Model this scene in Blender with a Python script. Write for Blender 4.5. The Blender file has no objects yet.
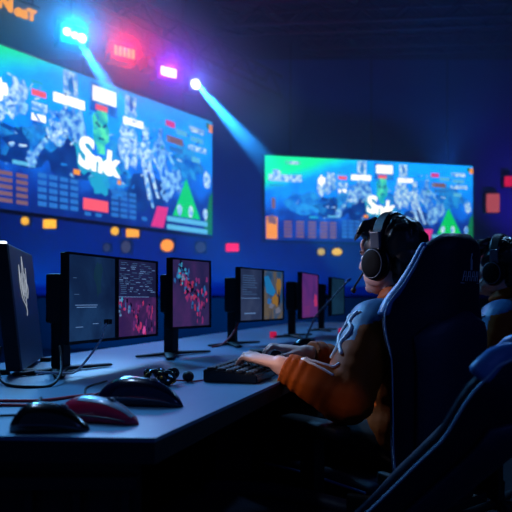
import bpy, bmesh, math, random
from mathutils import Vector, Matrix, noise
from mathutils.bvhtree import BVHTree

SC = bpy.context.scene
COL = SC.collection
R = math.radians
PI = math.pi
V = Vector

def lin(c):
    return tuple((x / 12.92 if x <= 0.04045 else ((x + 0.055) / 1.055) ** 2.4) for x in c)

def hx(s):
    return lin(tuple(int(s[i:i + 2], 16) / 255 for i in (0, 2, 4)))

# ------------------------------------------------------------------ camera
cam_d = bpy.data.cameras.new('camera')
cam = bpy.data.objects.new('camera', cam_d)
COL.objects.link(cam)
cam.location = (0, 0, 0.96)
cam.rotation_euler = (PI / 2, 0, 0)
cam_d.sensor_width = 36
cam_d.lens = 36 * 620 / 512
cam_d.shift_y = 44 / 512
cam_d.clip_start = 0.05
cam_d.dof.use_dof = True
cam_d.dof.focus_distance = 1.72
cam_d.dof.aperture_fstop = 4.2
SC.camera = cam

# ------------------------------------------------------------------ world, exposure
W = bpy.data.worlds.new('world')
SC.world = W
W.use_nodes = True
W.node_tree.nodes['Background'].inputs[0].default_value = (0.012, 0.05, 0.20, 1)
W.node_tree.nodes['Background'].inputs[1].default_value = 0.30
vs = SC.view_settings
vs.view_transform = 'Standard'
vs.look = 'None'
vs.exposure = 0.0
vs.gamma = 1.0
vs.use_curve_mapping = False
SC.cycles.use_denoising = True
SC.cycles.volume_bounces = 0
SC.cycles.max_bounces = 6
SC.cycles.sample_clamp_indirect = 4.0

# ------------------------------------------------------------------ stage lighting of the hall and added fills
def spot(name, loc, target, power, color, angle, blend=0.4, size=0.05):
    d = bpy.data.lights.new(name, 'SPOT')
    d.energy = power
    d.color = color
    d.spot_size = R(angle)
    d.spot_blend = blend
    d.shadow_soft_size = size
    o = bpy.data.objects.new(name, d)
    COL.objects.link(o)
    o.location = loc
    o.rotation_euler = (V(target) - V(loc)).to_track_quat('-Z', 'Y').to_euler()
    return o

def point(name, loc, power, color, size=0.05):
    d = bpy.data.lights.new(name, 'POINT')
    d.energy = power
    d.color = color
    d.shadow_soft_size = size
    o = bpy.data.objects.new(name, d)
    COL.objects.link(o)
    o.location = loc
    return o

# unseen overhead rig washing the players' row from behind the monitors; fill spots added
spot('rig_spot_desk', (-2.2, 4.6, 4.3), (-0.25, 1.9, 0.75), 620, (0.08, 0.42, 1.0), 44, 0.8, 0.3)
spot('rig_spot_far_desk', (-1.2, 6.2, 4.4), (0.3, 3.6, 0.75), 520, (0.14, 0.46, 1.0), 44, 0.9, 0.3)
spot('rig_spot_player', (-1.7, 3.3, 2.7), (0.25, 1.80, 0.9), 130, (0.55, 0.72, 1.0), 17, 0.6, 0.06)
spot('rig_spot_rim', (1.9, 4.4, 3.6), (0.6, 1.9, 1.0), 120, (0.22, 0.52, 1.0), 30, 0.7, 0.15)
spot('rig_spot_warm', (-1.5, 0.9, 1.9), (0.075, 1.69, 0.775), 130, (1.0, 0.74, 0.66), 5.6, 0.9, 0.04)  # added warm fill for the cuff and hand
spot('rig_spot_face', (-2.4, 1.9, 2.1), (0.36, 1.93, 1.06), 170, (0.78, 0.72, 1.0), 6.0, 0.8, 0.05)  # added spot that brightens the cheek and brow
spot('house_fill', (2.6, -1.5, 3.2), (0.6, 1.8, 0.9), 26, (0.14, 0.22, 1.0), 50, 1.0, 0.5)  # added blue fill from behind the camera for the chair backs
spot('rig_spot_elbow', (-0.6, 0.2, 2.4), (0.25, 1.62, 0.64), 24, (1.0, 0.62, 0.42), 3.2, 1.0, 0.03)  # narrow spot added to pick out the elbow folds
spot('rig_spot_mice', (-1.1, 4.2, 2.0), (-0.33, 1.2, 0.75), 115, (0.18, 0.52, 1.0), 22, 0.8, 0.25)  # low backlight added for highlights on the mice
spot('rig_spot_near_desk', (-1.3, 1.9, 3.4), (-0.30, 1.2, 0.75), 46, (0.42, 0.62, 1.0), 30, 0.9, 0.12)  # added fill lightening the near desk top
# blue and violet wash on the far walls
spot('wash_blue', (0.0, 7.5, 0.6), (0.0, 12.9, 1.6), 900, (0.0, 0.17, 1.0), 100, 1.0, 0.3)
spot('wash_blue_left', (-3.0, 8.5, 0.6), (-4.0, 12.9, 2.0), 800, (0.0, 0.18, 1.0), 100, 1.0, 0.3)
spot('wash_violet', (5.5, 10.8, 0.9), (5.45, 12.9, 3.4), 520, (0.20, 0.03, 1.0), 42, 1.0, 0.2)
spot('wash_ceiling', (2.5, 8.2, 2.6), (2.8, 8.8, 5.0), 150, (0.02, 0.2, 1.0), 100, 1.0, 0.2)

# ------------------------------------------------------------------ materials
def mat(name, c, rough=0.5, metal=0.0, var=0.12, scale=20.0, bump=0.0, emit=None, es=0.0, coat=0.0, sheen=0.0, spec=0.5):
    m = bpy.data.materials.new(name)
    m.use_nodes = True
    nt = m.node_tree
    b = nt.nodes['Principled BSDF']
    tc = nt.nodes.new('ShaderNodeTexCoord')
    nz = nt.nodes.new('ShaderNodeTexNoise')
    nz.inputs['Scale'].default_value = scale
    nz.inputs['Detail'].default_value = 4
    nt.links.new(tc.outputs['Object'], nz.inputs['Vector'])
    mx = nt.nodes.new('ShaderNodeMix')
    mx.data_type = 'RGBA'
    mx.inputs[6].default_value = tuple(max(0, x * (1 - var)) for x in c) + (1,)
    mx.inputs[7].default_value = tuple(min(1, x * (1 + var)) for x in c) + (1,)
    nt.links.new(nz.outputs['Fac'], mx.inputs[0])
    nt.links.new(mx.outputs[2], b.inputs['Base Color'])
    b.inputs['Roughness'].default_value = rough
    b.inputs['Metallic'].default_value = metal
    b.inputs['Coat Weight'].default_value = coat
    b.inputs['Sheen Weight'].default_value = sheen
    b.inputs['Specular IOR Level'].default_value = spec
    if bump:
        bp = nt.nodes.new('ShaderNodeBump')
        bp.inputs['Strength'].default_value = bump
        bp.inputs['Distance'].default_value = 0.01
        nt.links.new(nz.outputs['Fac'], bp.inputs['Height'])
        nt.links.new(bp.outputs['Normal'], b.inputs['Normal'])
    if emit:
        b.inputs['Emission Color'].default_value = tuple(emit) + (1,)
        b.inputs['Emission Strength'].default_value = es
    return m

def glow(name, c, s=1.0, mottle=0.0, scale=6.0, c2=None):
    """a lit display colour: pure emission, optionally mottled between two colours"""
    m = bpy.data.materials.new(name)
    m.use_nodes = True
    nt = m.node_tree
    nt.nodes.clear()
    out = nt.nodes.new('ShaderNodeOutputMaterial')
    em = nt.nodes.new('ShaderNodeEmission')
    em.inputs['Strength'].default_value = s
    em.inputs['Color'].default_value = tuple(c) + (1,)
    if c2:
        tc = nt.nodes.new('ShaderNodeTexCoord')
        nz = nt.nodes.new('ShaderNodeTexNoise')
        nz.inputs['Scale'].default_value = scale
        nz.inputs['Detail'].default_value = 5
        nt.links.new(tc.outputs['Object'], nz.inputs['Vector'])
        rp = nt.nodes.new('ShaderNodeValToRGB')
        rp.color_ramp.elements[0].position = 0.38
        rp.color_ramp.elements[1].position = 0.62
        rp.color_ramp.elements[0].color = tuple(c) + (1,)
        rp.color_ramp.elements[1].color = tuple(c2) + (1,)
        nt.links.new(nz.outputs['Fac'], rp.inputs['Fac'])
        nt.links.new(rp.outputs['Color'], em.inputs['Color'])
    nt.links.new(em.outputs[0], out.inputs[0])
    return m

M = {}
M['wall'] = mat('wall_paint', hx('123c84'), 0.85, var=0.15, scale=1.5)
M['floor'] = mat('floor_carpet', hx('10131f'), 0.9, var=0.3, scale=60)
M['ceiling'] = mat('ceiling_black', hx('161b2c'), 0.9)
M['truss'] = mat('truss_metal', hx('20283a'), 0.6, 0.2)
M['desk'] = mat('desk_top_laminate', hx('54809e'), 0.42, var=0.10, scale=7)
M['desk_edge'] = mat('desk_edge_band', hx('10131c'), 0.6)
M['desk_body'] = mat('desk_body', hx('12131c'), 0.6)
M['black'] = mat('black_plastic', hx('0d0e13'), 0.38)
M['black_matte'] = mat('black_matte_plastic', hx('0b0c10'), 0.6)
M['black_gloss'] = mat('black_gloss_plastic', hx('0a0b12'), 0.16, coat=0.3)
M['pc'] = mat('tower_shell', hx('34405e'), 0.42, var=0.06)
M['pc_face'] = mat('tower_front', hx('06070c'), 0.5)
M['grey'] = mat('grey_plastic', hx('5b6470'), 0.3)
M['silver'] = mat('silver_print', hx('e4ecf8'), 0.5, 0.0)
M['leather'] = mat('chair_leather', hx('131930'), 0.52, bump=0.12, scale=120, var=0.1, spec=0.25)
M['leather2'] = mat('chair_leather_panel', hx('1a2240'), 0.5, bump=0.15, scale=120, var=0.1)
M['leather_blue'] = mat('chair_blue_leather', hx('3b78b8'), 0.4, bump=0.1, scale=120, var=0.1)  # blue accent stripe, also blue rim light put into the colour
M['piping'] = mat('pale_piping', hx('a8c0dc'), 0.5)
M['skin'] = mat('skin', hx('d2a698'), 0.5, var=0.08, scale=30, bump=0.05)
M['hair'] = mat('black_hair', hx('0b0a0c'), 0.35, var=0.4, scale=80)
M['jacket'] = mat('orange_jacket', hx('96440e'), 0.62, var=0.2, scale=14, bump=0.12, spec=0.15)
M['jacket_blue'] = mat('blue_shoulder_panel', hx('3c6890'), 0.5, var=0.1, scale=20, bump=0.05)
M['jacket_white'] = mat('white_braid', hx('e8ecf2'), 0.5, var=0.03)
M['trouser'] = mat('black_trousers', hx('0e0f16'), 0.8)
M['shoe'] = mat('black_shoe', hx('0c0c10'), 0.5)
M['cup'] = mat('headset_cup', hx('060608'), 0.75, spec=0.15)
M['eye'] = mat('eye_white', hx('d8d8d8'), 0.2)
M['iris'] = mat('iris', hx('1a100a'), 0.2)
M['mouse_black'] = mat('mouse_black', hx('0a0a10'), 0.22, coat=0.4)
M['mouse_navy'] = mat('mouse_navy', hx('0c1230'), 0.2, coat=0.5)
M['mouse_red'] = mat('mouse_red', hx('dc1848'), 0.3, coat=0.4)
M['mouse_top'] = mat('mouse_pale_top', hx('a8c8dc'), 0.3, coat=0.3, var=0.25, scale=60)  # lit highlight on the red mouse put into the button colour
M['cable'] = mat('black_cable', hx('101116'), 0.5)
M['cable_red'] = mat('red_cable', hx('e8484c'), 0.45)
M['cable_pale'] = mat('pale_cable', hx('e4ecfa'), 0.4)
M['brass'] = mat('brass', hx('b08038'), 0.35, 0.9)
M['key'] = mat('key_cap', hx('15171f'), 0.45)
M['lamp_body'] = mat('lamp_housing', hx('0c0d14'), 0.5)

# display colours
G = {}
G['white'] = glow('display_white', (0.95, 1.0, 1.0), 1.5)
G['pale'] = glow('display_pale_blue', hx('2a8ef0'), 1.3, c2=hx('c8ecff'), scale=14)
G['pale2'] = glow('display_pale_figure', hx('0a66d8'), 1.25, c2=hx('8cd0ff'), scale=11)
G['mid'] = glow('display_mid_blue', hx('0a5cd0'), 1.2, c2=hx('28a0f4'), scale=6)
G['navy'] = glow('display_navy', hx('08308a'), 1.0, c2=hx('0a4cb0'), scale=4)
G['cyan'] = glow('display_cyan', hx('22b4e8'), 1.0)
G['teal'] = glow('display_teal', hx('10a8c8'), 1.2, c2=hx('58f0c0'), scale=6)
G['green'] = glow('display_green', hx('08e070'), 1.0)
G['green2'] = glow('display_dark_green', hx('128a5c'), 0.9)
G['pink'] = glow('display_pink', hx('ec3c9a'), 1.0)
G['red'] = glow('display_salmon', hx('ff6078'), 1.1)
G['orange'] = glow('display_orange', hx('ffa030'), 1.1)
G['rust'] = glow('display_rust', hx('8a6a7c'), 0.9)
G['row'] = glow('display_row_blue', hx('2c7ede'), 1.0)
G['skyrow'] = glow('display_row_sky', hx('5cc0f4'), 1.1)

def screen_base(W_, H_):
    """blue display ground: brighter top, dark foot, green in the top left corner"""
    m = bpy.data.materials.new('display_ground')
    m.use_nodes = True
    nt = m.node_tree
    nt.nodes.clear()
    N = nt.nodes.new
    L = nt.links.new
    out = N('ShaderNodeOutputMaterial'); em = N('ShaderNodeEmission')
    tc = N('ShaderNodeTexCoord'); sx = N('ShaderNodeSeparateXYZ')
    L(tc.outputs['Object'], sx.inputs[0])
    def math_(op, a, b):
        n = N('ShaderNodeMath'); n.operation = op
        for i, q in enumerate((a, b)):
            if q is None: continue
            if isinstance(q, (int, float)): n.inputs[i].default_value = q
            else: L(q, n.inputs[i])
        return n.outputs[0]
    u = math_('DIVIDE', sx.outputs[0], W_)
    v = math_('DIVIDE', sx.outputs[2], H_)
    nz = N('ShaderNodeTexNoise'); nz.inputs['Scale'].default_value = 2.6 * 1.84 / H_; nz.inputs['Detail'].default_value = 6
    L(tc.outputs['Object'], nz.inputs['Vector'])
    nb = math_('MULTIPLY', math_('SUBTRACT', nz.outputs['Fac'], 0.5), 0.75)
    rp = N('ShaderNodeValToRGB')
    e = rp.color_ramp.elements
    e[0].position = 0.0; e[0].color = hx('06206a') + (1,)
    e[1].position = 1.0; e[1].color = hx('0a96ff') + (1,)
    for p, c in ((0.22, '082c86'), (0.45, '0a5cca'), (0.7, '0a80ee')):
        q = e.new(p); q.color = hx(c) + (1,)
    L(math_('ADD', v, nb), rp.inputs['Fac'])
    # green wedge: strength falls along u and down from the top
    g = math_('SUBTRACT', 1.0, math_('ADD', math_('MULTIPLY', u, 2.1), math_('MULTIPLY', math_('SUBTRACT', 1.0, v), 2.3)))
    g = math_('ADD', g, math_('MULTIPLY', nb, 0.3))
    gr = N('ShaderNodeValToRGB')
    gr.color_ramp.elements[0].position = 0.0; gr.color_ramp.elements[0].color = (0, 0, 0, 1)
    gr.color_ramp.elements[1].position = 0.38; gr.color_ramp.elements[1].color = (1, 1, 1, 1)
    L(g, gr.inputs['Fac'])
    mx = N('ShaderNodeMix'); mx.data_type = 'RGBA'
    L(gr.outputs['Color'], mx.inputs[0]); L(rp.outputs['Color'], mx.inputs[6])
    mx.inputs[7].default_value = hx('10d890') + (1,)
    L(mx.outputs[2], em.inputs['Color'])
    em.inputs['Strength'].default_value = 1.85
    L(em.outputs[0], out.inputs[0])
    return m

# ------------------------------------------------------------------ mesh helpers
def link(name, me, parent=None):
    o = bpy.data.objects.new(name, me)
    COL.objects.link(o)
    if parent is not None:
        o.parent = parent
    return o

def obj(name, bm, m, parent=None, smooth=False):
    me = bpy.data.meshes.new(name)
    bmesh.ops.recalc_face_normals(bm, faces=bm.faces)
    bm.to_mesh(me)
    bm.free()
    ms = m if isinstance(m, (list, tuple)) else [m]
    for q in ms:
        me.materials.append(q)
    if smooth:
        for p in me.polygons:
            p.use_smooth = True
    return link(name, me, parent)

def tag(o, label, cat, group=None, kind=None):
    if label: o['label'] = label
    if cat: o['category'] = cat
    if group: o['group'] = group
    if kind: o['kind'] = kind
    return o

def thing(name, label, cat, loc=(0, 0, 0), rz=0.0, group=None):
    o = bpy.data.objects.new(name, None)
    COL.objects.link(o)
    o.empty_display_size = 0.05
    o.location = loc
    o.rotation_euler = (0, 0, rz)
    return tag(o, label, cat, group)

def children(o):
    return [c for c in bpy.data.objects if c.parent is o]

def dup(root, loc, rz, label=None, group=None):
    kids = {}
    for c in list(bpy.data.objects):
        if c.parent: kids.setdefault(c.parent, []).append(c)
    r = root.copy(); COL.objects.link(r)
    r.location = loc; r.rotation_euler = (0, 0, rz)
    if label: r['label'] = label
    if group: r['group'] = group
    for ch in kids.get(root, []):
        c = ch.copy(); COL.objects.link(c); c.parent = r
        for g in kids.get(ch, []):
            d = g.copy(); COL.objects.link(d); d.parent = c
    return r

def box(bm, x0, x1, y0, y1, z0, z1, bev=0.0, mi=0, mtx=None):
    r = bmesh.ops.create_cube(bm, size=1.0)
    vs_ = r['verts']
    for v in vs_:
        v.co = V(((x0 + x1) / 2 + v.co.x * (x1 - x0), (y0 + y1) / 2 + v.co.y * (y1 - y0), (z0 + z1) / 2 + v.co.z * (z1 - z0)))
    fs = set(f for v in vs_ for f in v.link_faces)
    if bev:
        es = set(e for v in vs_ for e in v.link_edges)
        rr = bmesh.ops.bevel(bm, geom=list(es), offset=bev, segments=2, affect='EDGES', profile=0.6)
        fs = set(rr['faces']) | set(f for f in fs if f.is_valid)
        vs_ = list(set(v for f in fs for v in f.verts))
    for f in fs:
        if f.is_valid: f.material_index = mi
    if mtx is not None:
        for v in vs_: v.co = mtx @ v.co
    return vs_

def loft(bm, rings, cap=True, mi=0, close=True):
    vr = [[bm.verts.new(p) for p in r] for r in rings]
    n = len(vr[0])
    for a, b in zip(vr[:-1], vr[1:]):
        for i in range(n if close else n - 1):
            j = (i + 1) % n
            f = bm.faces.new((a[i], a[j], b[j], b[i])); f.material_index = mi
    if cap:
        f = bm.faces.new(vr[0][::-1]); f.material_index = mi
        f = bm.faces.new(vr[-1]); f.material_index = mi
    return vr

def tube(bm, pts, rad, seg=10, mi=0, round_ends=True, up=None):
    """tube through pts; rad a number, list of numbers or list of (a, b) with b along the up side"""
    pts = [V(p) for p in pts]
    n = len(pts)
    rads = rad if isinstance(rad, (list, tuple)) and len(rad) == n else [rad] * n
    rads = [(r, r) if not isinstance(r, (list, tuple)) else r for r in rads]
    T = []
    for i in range(n):
        a = pts[max(0, i - 1)]; b = pts[min(n - 1, i + 1)]
        T.append((b - a).normalized())
    u0 = V(up) if up is not None else (V((0, 0, 1)) if abs(T[0].z) < 0.9 else V((0, 1, 0)))
    rings = []
    U = (u0 - T[0] * u0.dot(T[0])).normalized()
    def ring(c, t, U, ra, rb):
        S = t.cross(U)
        return [c + S * (ra * math.cos(2 * PI * k / seg)) + U * (rb * math.sin(2 * PI * k / seg)) for k in range(seg)]
    for i in range(n):
        if up is not None:
            U = (u0 - T[i] * u0.dot(T[i])).normalized()
        else:
            U = (U - T[i] * U.dot(T[i])).normalized()
        ra, rb = rads[i]
        if i == 0 and round_ends:
            m_ = min(ra, rb)
            for a in (80, 50, 25):
                k = math.cos(R(a)); h = math.sin(R(a))
                rings.append(ring(pts[0] - T[0] * m_ * h, T[0], U, ra * k, rb * k))
        rings.append(ring(pts[i], T[i], U, ra, rb))
        if i == n - 1 and round_ends:
            m_ = min(ra, rb)
            for a in (25, 50, 80):
                k = math.cos(R(a)); h = math.sin(R(a))
                rings.append(ring(pts[i] + T[i] * m_ * h, T[i], U, ra * k, rb * k))
    loft(bm, rings, True, mi)

def spline(pts, n=8):
    """Catmull-Rom through pts"""
    P_ = [V(p) for p in pts]
    P_ = [P_[0] * 2 - P_[1]] + P_ + [P_[-1] * 2 - P_[-2]]
    out = []
    for i in range(1, len(P_) - 2):
        a, b, c, d = P_[i - 1:i + 3]
        for k in range(n):
            t = k / n
            out.append(0.5 * ((2 * b) + (c - a) * t + (2 * a - 5 * b + 4 * c - d) * t * t + (3 * b - a - 3 * c + d) * t ** 3))
    out.append(P_[-2])
    return out

def ell(bm, c, r, rot=None, seg=20, rings=12, mi=0):
    q = bmesh.ops.create_uvsphere(bm, u_segments=seg, v_segments=rings, radius=1.0)
    Mx = (rot.to_4x4() if rot is not None else Matrix.Identity(4))
    for v in q['verts']:
        v.co = V(c) + (Mx.to_3x3() @ V((v.co.x * r[0], v.co.y * r[1], v.co.z * r[2])))
    for f in set(f for v in q['verts'] for f in v.link_faces): f.material_index = mi

def cyl(bm, a, b, r, r2=None, seg=20, mi=0):
    a = V(a); b = V(b)
    t = (b - a).normalized()
    u = (V((0, 0, 1)) if abs(t.z) < 0.9 else V((1, 0, 0)))
    u = (u - t * u.dot(t)).normalized(); s = t.cross(u)
    r2 = r if r2 is None else r2
    loft(bm, [[c + s * (q * math.cos(2 * PI * k / seg)) + u * (q * math.sin(2 * PI * k / seg)) for k in range(seg)] for c, q in ((a, r), (b, r2))], True, mi)

def rrect(w, h, r, n=5):
    """rounded rectangle outline, centred, counter clockwise"""
    out = []
    for cx, cy, a0 in ((w / 2 - r, h / 2 - r, 0), (-w / 2 + r, h / 2 - r, 90), (-w / 2 + r, -h / 2 + r, 180), (w / 2 - r, -h / 2 + r, 270)):
        for k in range(n + 1):
            a = R(a0 + 90 * k / n)
            out.append((cx + r * math.cos(a), cy + r * math.sin(a)))
    return out

def remesh_me(bm, voxel, smooth_it=4, fac=0.5):
    bmesh.ops.recalc_face_normals(bm, faces=bm.faces)
    me = bpy.data.meshes.new('tmp'); bm.to_mesh(me); bm.free()
    o = bpy.data.objects.new('tmp', me); COL.objects.link(o)
    r = o.modifiers.new('r', 'REMESH'); r.mode = 'VOXEL'; r.voxel_size = voxel; r.use_smooth_shade = True
    if smooth_it:
        s = o.modifiers.new('s', 'SMOOTH'); s.iterations = smooth_it; s.factor = fac
    dg = bpy.context.evaluated_depsgraph_get()
    dg.update()
    res = bpy.data.meshes.new_from_object(o.evaluated_get(dg))
    bpy.data.objects.remove(o); bpy.data.meshes.remove(me)
    for p in res.polygons: p.use_smooth = True
    return res

def text_bm(s, size, depth=0.004, bold=0.0):
    """raised lettering as a mesh in the x-z plane facing -y"""
    cu = bpy.data.curves.new('tmp_text', 'FONT')
    cu.body = s; cu.size = size; cu.extrude = depth; cu.offset = bold
    cu.align_x = 'CENTER'; cu.align_y = 'CENTER'
    o = bpy.data.objects.new('tmp_text', cu); COL.objects.link(o)
    dg = bpy.context.evaluated_depsgraph_get(); dg.update()
    me = bpy.data.meshes.new_from_object(o.evaluated_get(dg))
    bm = bmesh.new(); bm.from_mesh(me)
    bpy.data.objects.remove(o); bpy.data.curves.remove(cu); bpy.data.meshes.remove(me)
    bmesh.ops.rotate(bm, verts=bm.verts, cent=(0, 0, 0), matrix=Matrix.Rotation(R(90), 3, 'X'))
    for f in bm.faces: f.material_index = 0
    return bm

def merge(bm, other, mtx=None, mi=0):
    mp = {}
    for v in other.verts:
        mp[v] = bm.verts.new(mtx @ v.co if mtx is not None else v.co)
    for f in other.faces:
        try:
            g = bm.faces.new([mp[v] for v in f.verts]); g.material_index = mi
        except ValueError:
            pass
    other.free()

# ------------------------------------------------------------------ the hall
def struct(name, bm, m):
    o = obj(name, bm, m); o['kind'] = 'structure'; return o

bm = bmesh.new(); box(bm, -7, 7.2, -2, 13.2, -0.1, 0.0); struct('floor', bm, M['floor'])
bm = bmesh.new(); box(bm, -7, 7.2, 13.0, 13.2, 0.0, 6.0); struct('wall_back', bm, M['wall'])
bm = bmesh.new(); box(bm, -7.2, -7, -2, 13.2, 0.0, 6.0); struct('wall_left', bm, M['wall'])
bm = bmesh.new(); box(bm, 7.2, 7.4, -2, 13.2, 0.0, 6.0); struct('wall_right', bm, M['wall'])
bm = bmesh.new(); box(bm, -7.2, 7.4, -2, 13.2, 6.0, 6.1); struct('ceiling', bm, M['ceiling'])

# ------------------------------------------------------------------ LED walls
def led_wall(name, label, loc, rz, Wd, H, seed):
    rnd = random.Random(seed)
    t = thing(name, label, 'screen', loc, rz)
    bm = bmesh.new(); box(bm, -0.03, Wd + 0.03, 0.01, 0.12, -0.03, H + 0.03)
    obj('cabinet', bm, M['lamp_body'], t)
    bm = bmesh.new()
    # rods it hangs from
    for x in (0.12 * Wd, 0.5 * Wd, 0.88 * Wd):
        cyl(bm, (x, .08, H * .8), (x, .08, 6.0 - loc[2]), .012, seg=8)
    box(bm, .05 * Wd, .95 * Wd, .12, .18, H * .45, H * .55)
    obj('hanging_frame', bm, M['lamp_body'], t)
    mats = [screen_base(Wd, H)] + list(G.values())
    idx = {k: i + 1 for i, k in enumerate(G)}
    bm = bmesh.new()
    def poly(pts, m, k):
        vs_ = [bm.verts.new((p[0] * Wd, -0.002 * k, (1 - p[1]) * H)) for p in pts]
        f = bm.faces.new(vs_); f.material_index = idx[m] if m else 0
    def rect(u0, u1, v0, v1, m, k=3, sk=0.0):
        poly([(u0, v1), (u1, v1), (u1 + sk, v0), (u0 + sk, v0)], m, k)
    def blob(u, v, ru, rv, m, k=2, n=16, j=0.35):
        ph = rnd.random() * 6
        poly([(u + ru * math.cos(a) * q, v + rv * math.sin(a) * q) for a, q in
              [(ph + 2 * PI * i / n, 1 - j + 2 * j * rnd.random()) for i in range(n)]][::-1], m, k)
    def bar(u0, v0, u1, v1, w, m, k=2):
        d = V((u1 - u0, (v1 - v0) / 2.7)).normalized(); nx, ny = -d.y * w, d.x * w * 2.7
        poly([(u0 + nx, v0 + ny), (u1 + nx * .6, v1 + ny * .6), (u1 - nx * .6, v1 - ny * .6), (u0 - nx, v0 - ny)], m, k)
    poly([(0, 1), (1, 1), (1, 0), (0, 0)], None, 0)
    # soft darker and paler patches of the key art
    for u, v, ru, rv, m in ((.30, .60, .08, .12, 'navy'), (.46, .62, .07, .14, 'navy'), (.70, .72, .07, .14, 'navy'), (.88, .42, .07, .16, 'mid'),
                            (.36, .50, .05, .10, 'mid'), (.60, .60, .05, .2, 'mid'), (.18, .55, .10, .14, 'mid'), (.54, .72, .035, .09, 'cyan')):
        blob(u, v, ru, rv, m, 1, 20, .25)
    # title block under the green corner
    rect(.09, .16, .05, .095, 'teal', 3); rect(.11, .15, .055, .09, 'pale', 4)
    rect(.015, .165, .215, .30, 'pale', 3); blob(.05, .20, .02, .05, 'pale', 3); rect(.02, .09, .33, .37, 'cyan', 3)
    # emblem of rounded shapes left
    blob(.265, .33, .03, .10, 'pale', 3); blob(.30, .24, .02, .07, 'pale', 4); blob(.255, .27, .015, .06, 'white', 4); blob(.31, .34, .018, .05, 'pale2', 4)
    # short label column
    rect(.335, .375, .205, .245, 'red', 3); rect(.335, .378, .285, .34, 'pale', 3); rect(.335, .374, .36, .405, 'white', 3); rect(.345, .374, .43, .47, 'row', 3); rect(.33, .37, .14, .17, 'cyan', 3)
    # portraits and white bars in the top row
    rect(.425, .468, .01, .18, 'pale', 3); blob(.447, .10, .01, .06, 'mid', 4); rect(.395, .49, .18, .245, 'white', 4)
    rect(.515, .595, .045, .15, 'white', 4); rect(.525, .565, .17, .21, 'red', 4); rect(.505, .60, .02, .23, 'mid', 2)
    rect(.628, .668, .03, .18, 'pale', 3); blob(.648, .1, .008, .05, 'mid', 4); rect(.62, .695, .195, .25, 'white', 4)
    # pale rocky figures
    for u, v, ru, rv in ((.435, .34, .035, .11), (.405, .44, .025, .07), (.47, .38, .02, .12), (.64, .34, .03, .10), (.625, .46, .02, .1), (.66, .44, .02, .12)):
        blob(u, v, ru, rv, 'pale2' if rnd.random() < .5 else 'pale', 2, 22, .4)
    bar(.47, .35, .50, .62, .012, 'pale2'); bar(.36, .40, .33, .68, .012, 'mid', 3); bar(.345, .62, .40, .42, .008, 'pale2', 3); blob(.335, .66, .014, .05, 'pale2', 4)
    # standing figures right of the centre
    for u, v, s, m in ((.705, .40, 1.0, 'pale'), (.765, .34, .9, 'pale2')):
        blob(u, v - .12 * s, .012 * s, .055 * s, m, 4)
        blob(u, v + .04 * s, .02 * s, .12 * s, m, 3, 22, .35)
        bar(u - .01, v + .1, u + .015, v + .38 * s, .009 * s, m, 3)
        bar(u + .012, v + .1, u + .05, v + .36 * s, .008 * s, m, 3)
        bar(u - .02, v - .02, u - .045, v + .16, .006 * s, m, 3)
        bar(u + .015, v, u + .06, v + .14, .006 * s, m, 3)
    for u, v, ru, rv in ((.80, .62, .03, .09), (.835, .56, .025, .06), (.785, .70, .02, .07), (.84, .65, .015, .05)):
        blob(u, v, ru, rv, 'pale2', 3, 22, .4)
    bar(.68, .38, .735, .84, .008, 'pale2', 2)
    # scattered glints and debris of the key art
    for k in range(150):
        u = rnd.choice((rnd.gauss(.46, .06), rnd.gauss(.66, .05), rnd.gauss(.78, .06), rnd.gauss(.32, .05))); v = min(.72, max(.16, rnd.gauss(.42, .15)))
        a = rnd.uniform(-1.2, 1.2); l_ = rnd.uniform(.006, .022)
        bar(u, v, u + l_ * math.cos(a), v + l_ * 2.7 * math.sin(a), rnd.uniform(.0015, .0045), rnd.choice(('pale', 'pale2', 'pale2', 'mid', 'navy', 'cyan')), 4)
    # green masked face in the middle
    blob(.543, .33, .03, .14, 'teal', 3, 20, .12); bar(.525, .30, .54, .33, .004, 'navy', 5); bar(.561, .30, .548, .33, .004, 'navy', 5); bar(.535, .41, .553, .41, .003, 'navy', 5)
    rect(.53, .557, .45, .52, 'teal', 3)
    # fat white title
    for word, size, du, dv in (('S', .29, .494, .545), ('mo', .205, .540, .585), ('k', .235, .580, .58)):
        tb = text_bm(word, size * H, 0.0005, 0.010 * H)
        merge(bm, tb, Matrix.Translation((du * Wd, -0.016, (1 - dv) * H)) @ Matrix.Rotation(R(4), 4, 'Y'), idx['white'])
    blob(.545, .615, .062, .07, 'cyan', 4, 24, .12); blob(.49, .56, .028, .13, 'cyan', 4, 24, .12)
    # tables of figures along the foot
    rect(.005, .055, .72, 1.0 - .02, 'orange', 3); blob(.03, .76, .02, .05, 'rust', 4); rect(.03, .045, .5, .62, 'rust', 3)
    for c, u0 in enumerate((.085, .14, .195, .25, .295)):
        if u0 > .26: w_ = .03
        else: w_ = .035
        for r_ in range(5):
            rect(u0, u0 + w_, .765 + r_ * .042, .79 + r_ * .042, 'rust', 3)
    rect(.20, .24, .70, .725, 'cyan', 3); rect(.285, .345, .685, .71, 'skyrow', 3)
    for c in range(4):
        for r_ in range(5):
            rect(.352 + c * .031, .377 + c * .031, .735 + r_ * .046, .767 + r_ * .046, 'row', 3)
    rect(.455, .475, .665, .70, 'orange', 3); rect(.60, .612, .68, .71, 'orange', 3)
    for c in range(3):
        for r_ in range(5):
            rect(.578 + c * .032, .604 + c * .032, .755 + r_ * .042, .784 + r_ * .042, 'row', 3)
    rect(.485, .567, .85, .93, 'red', 4)
    rect(.49, .51, .945, .97, 'row', 3); rect(.525, .545, .945, .97, 'row', 3)
    # right hand side: labels, green peak, score bars
    rect(.785, .825, .115, .165, 'pink', 4); rect(.79, .86, .235, .29, 'rust', 4); rect(.80, .86, .315, .355, 'row', 3)
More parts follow.
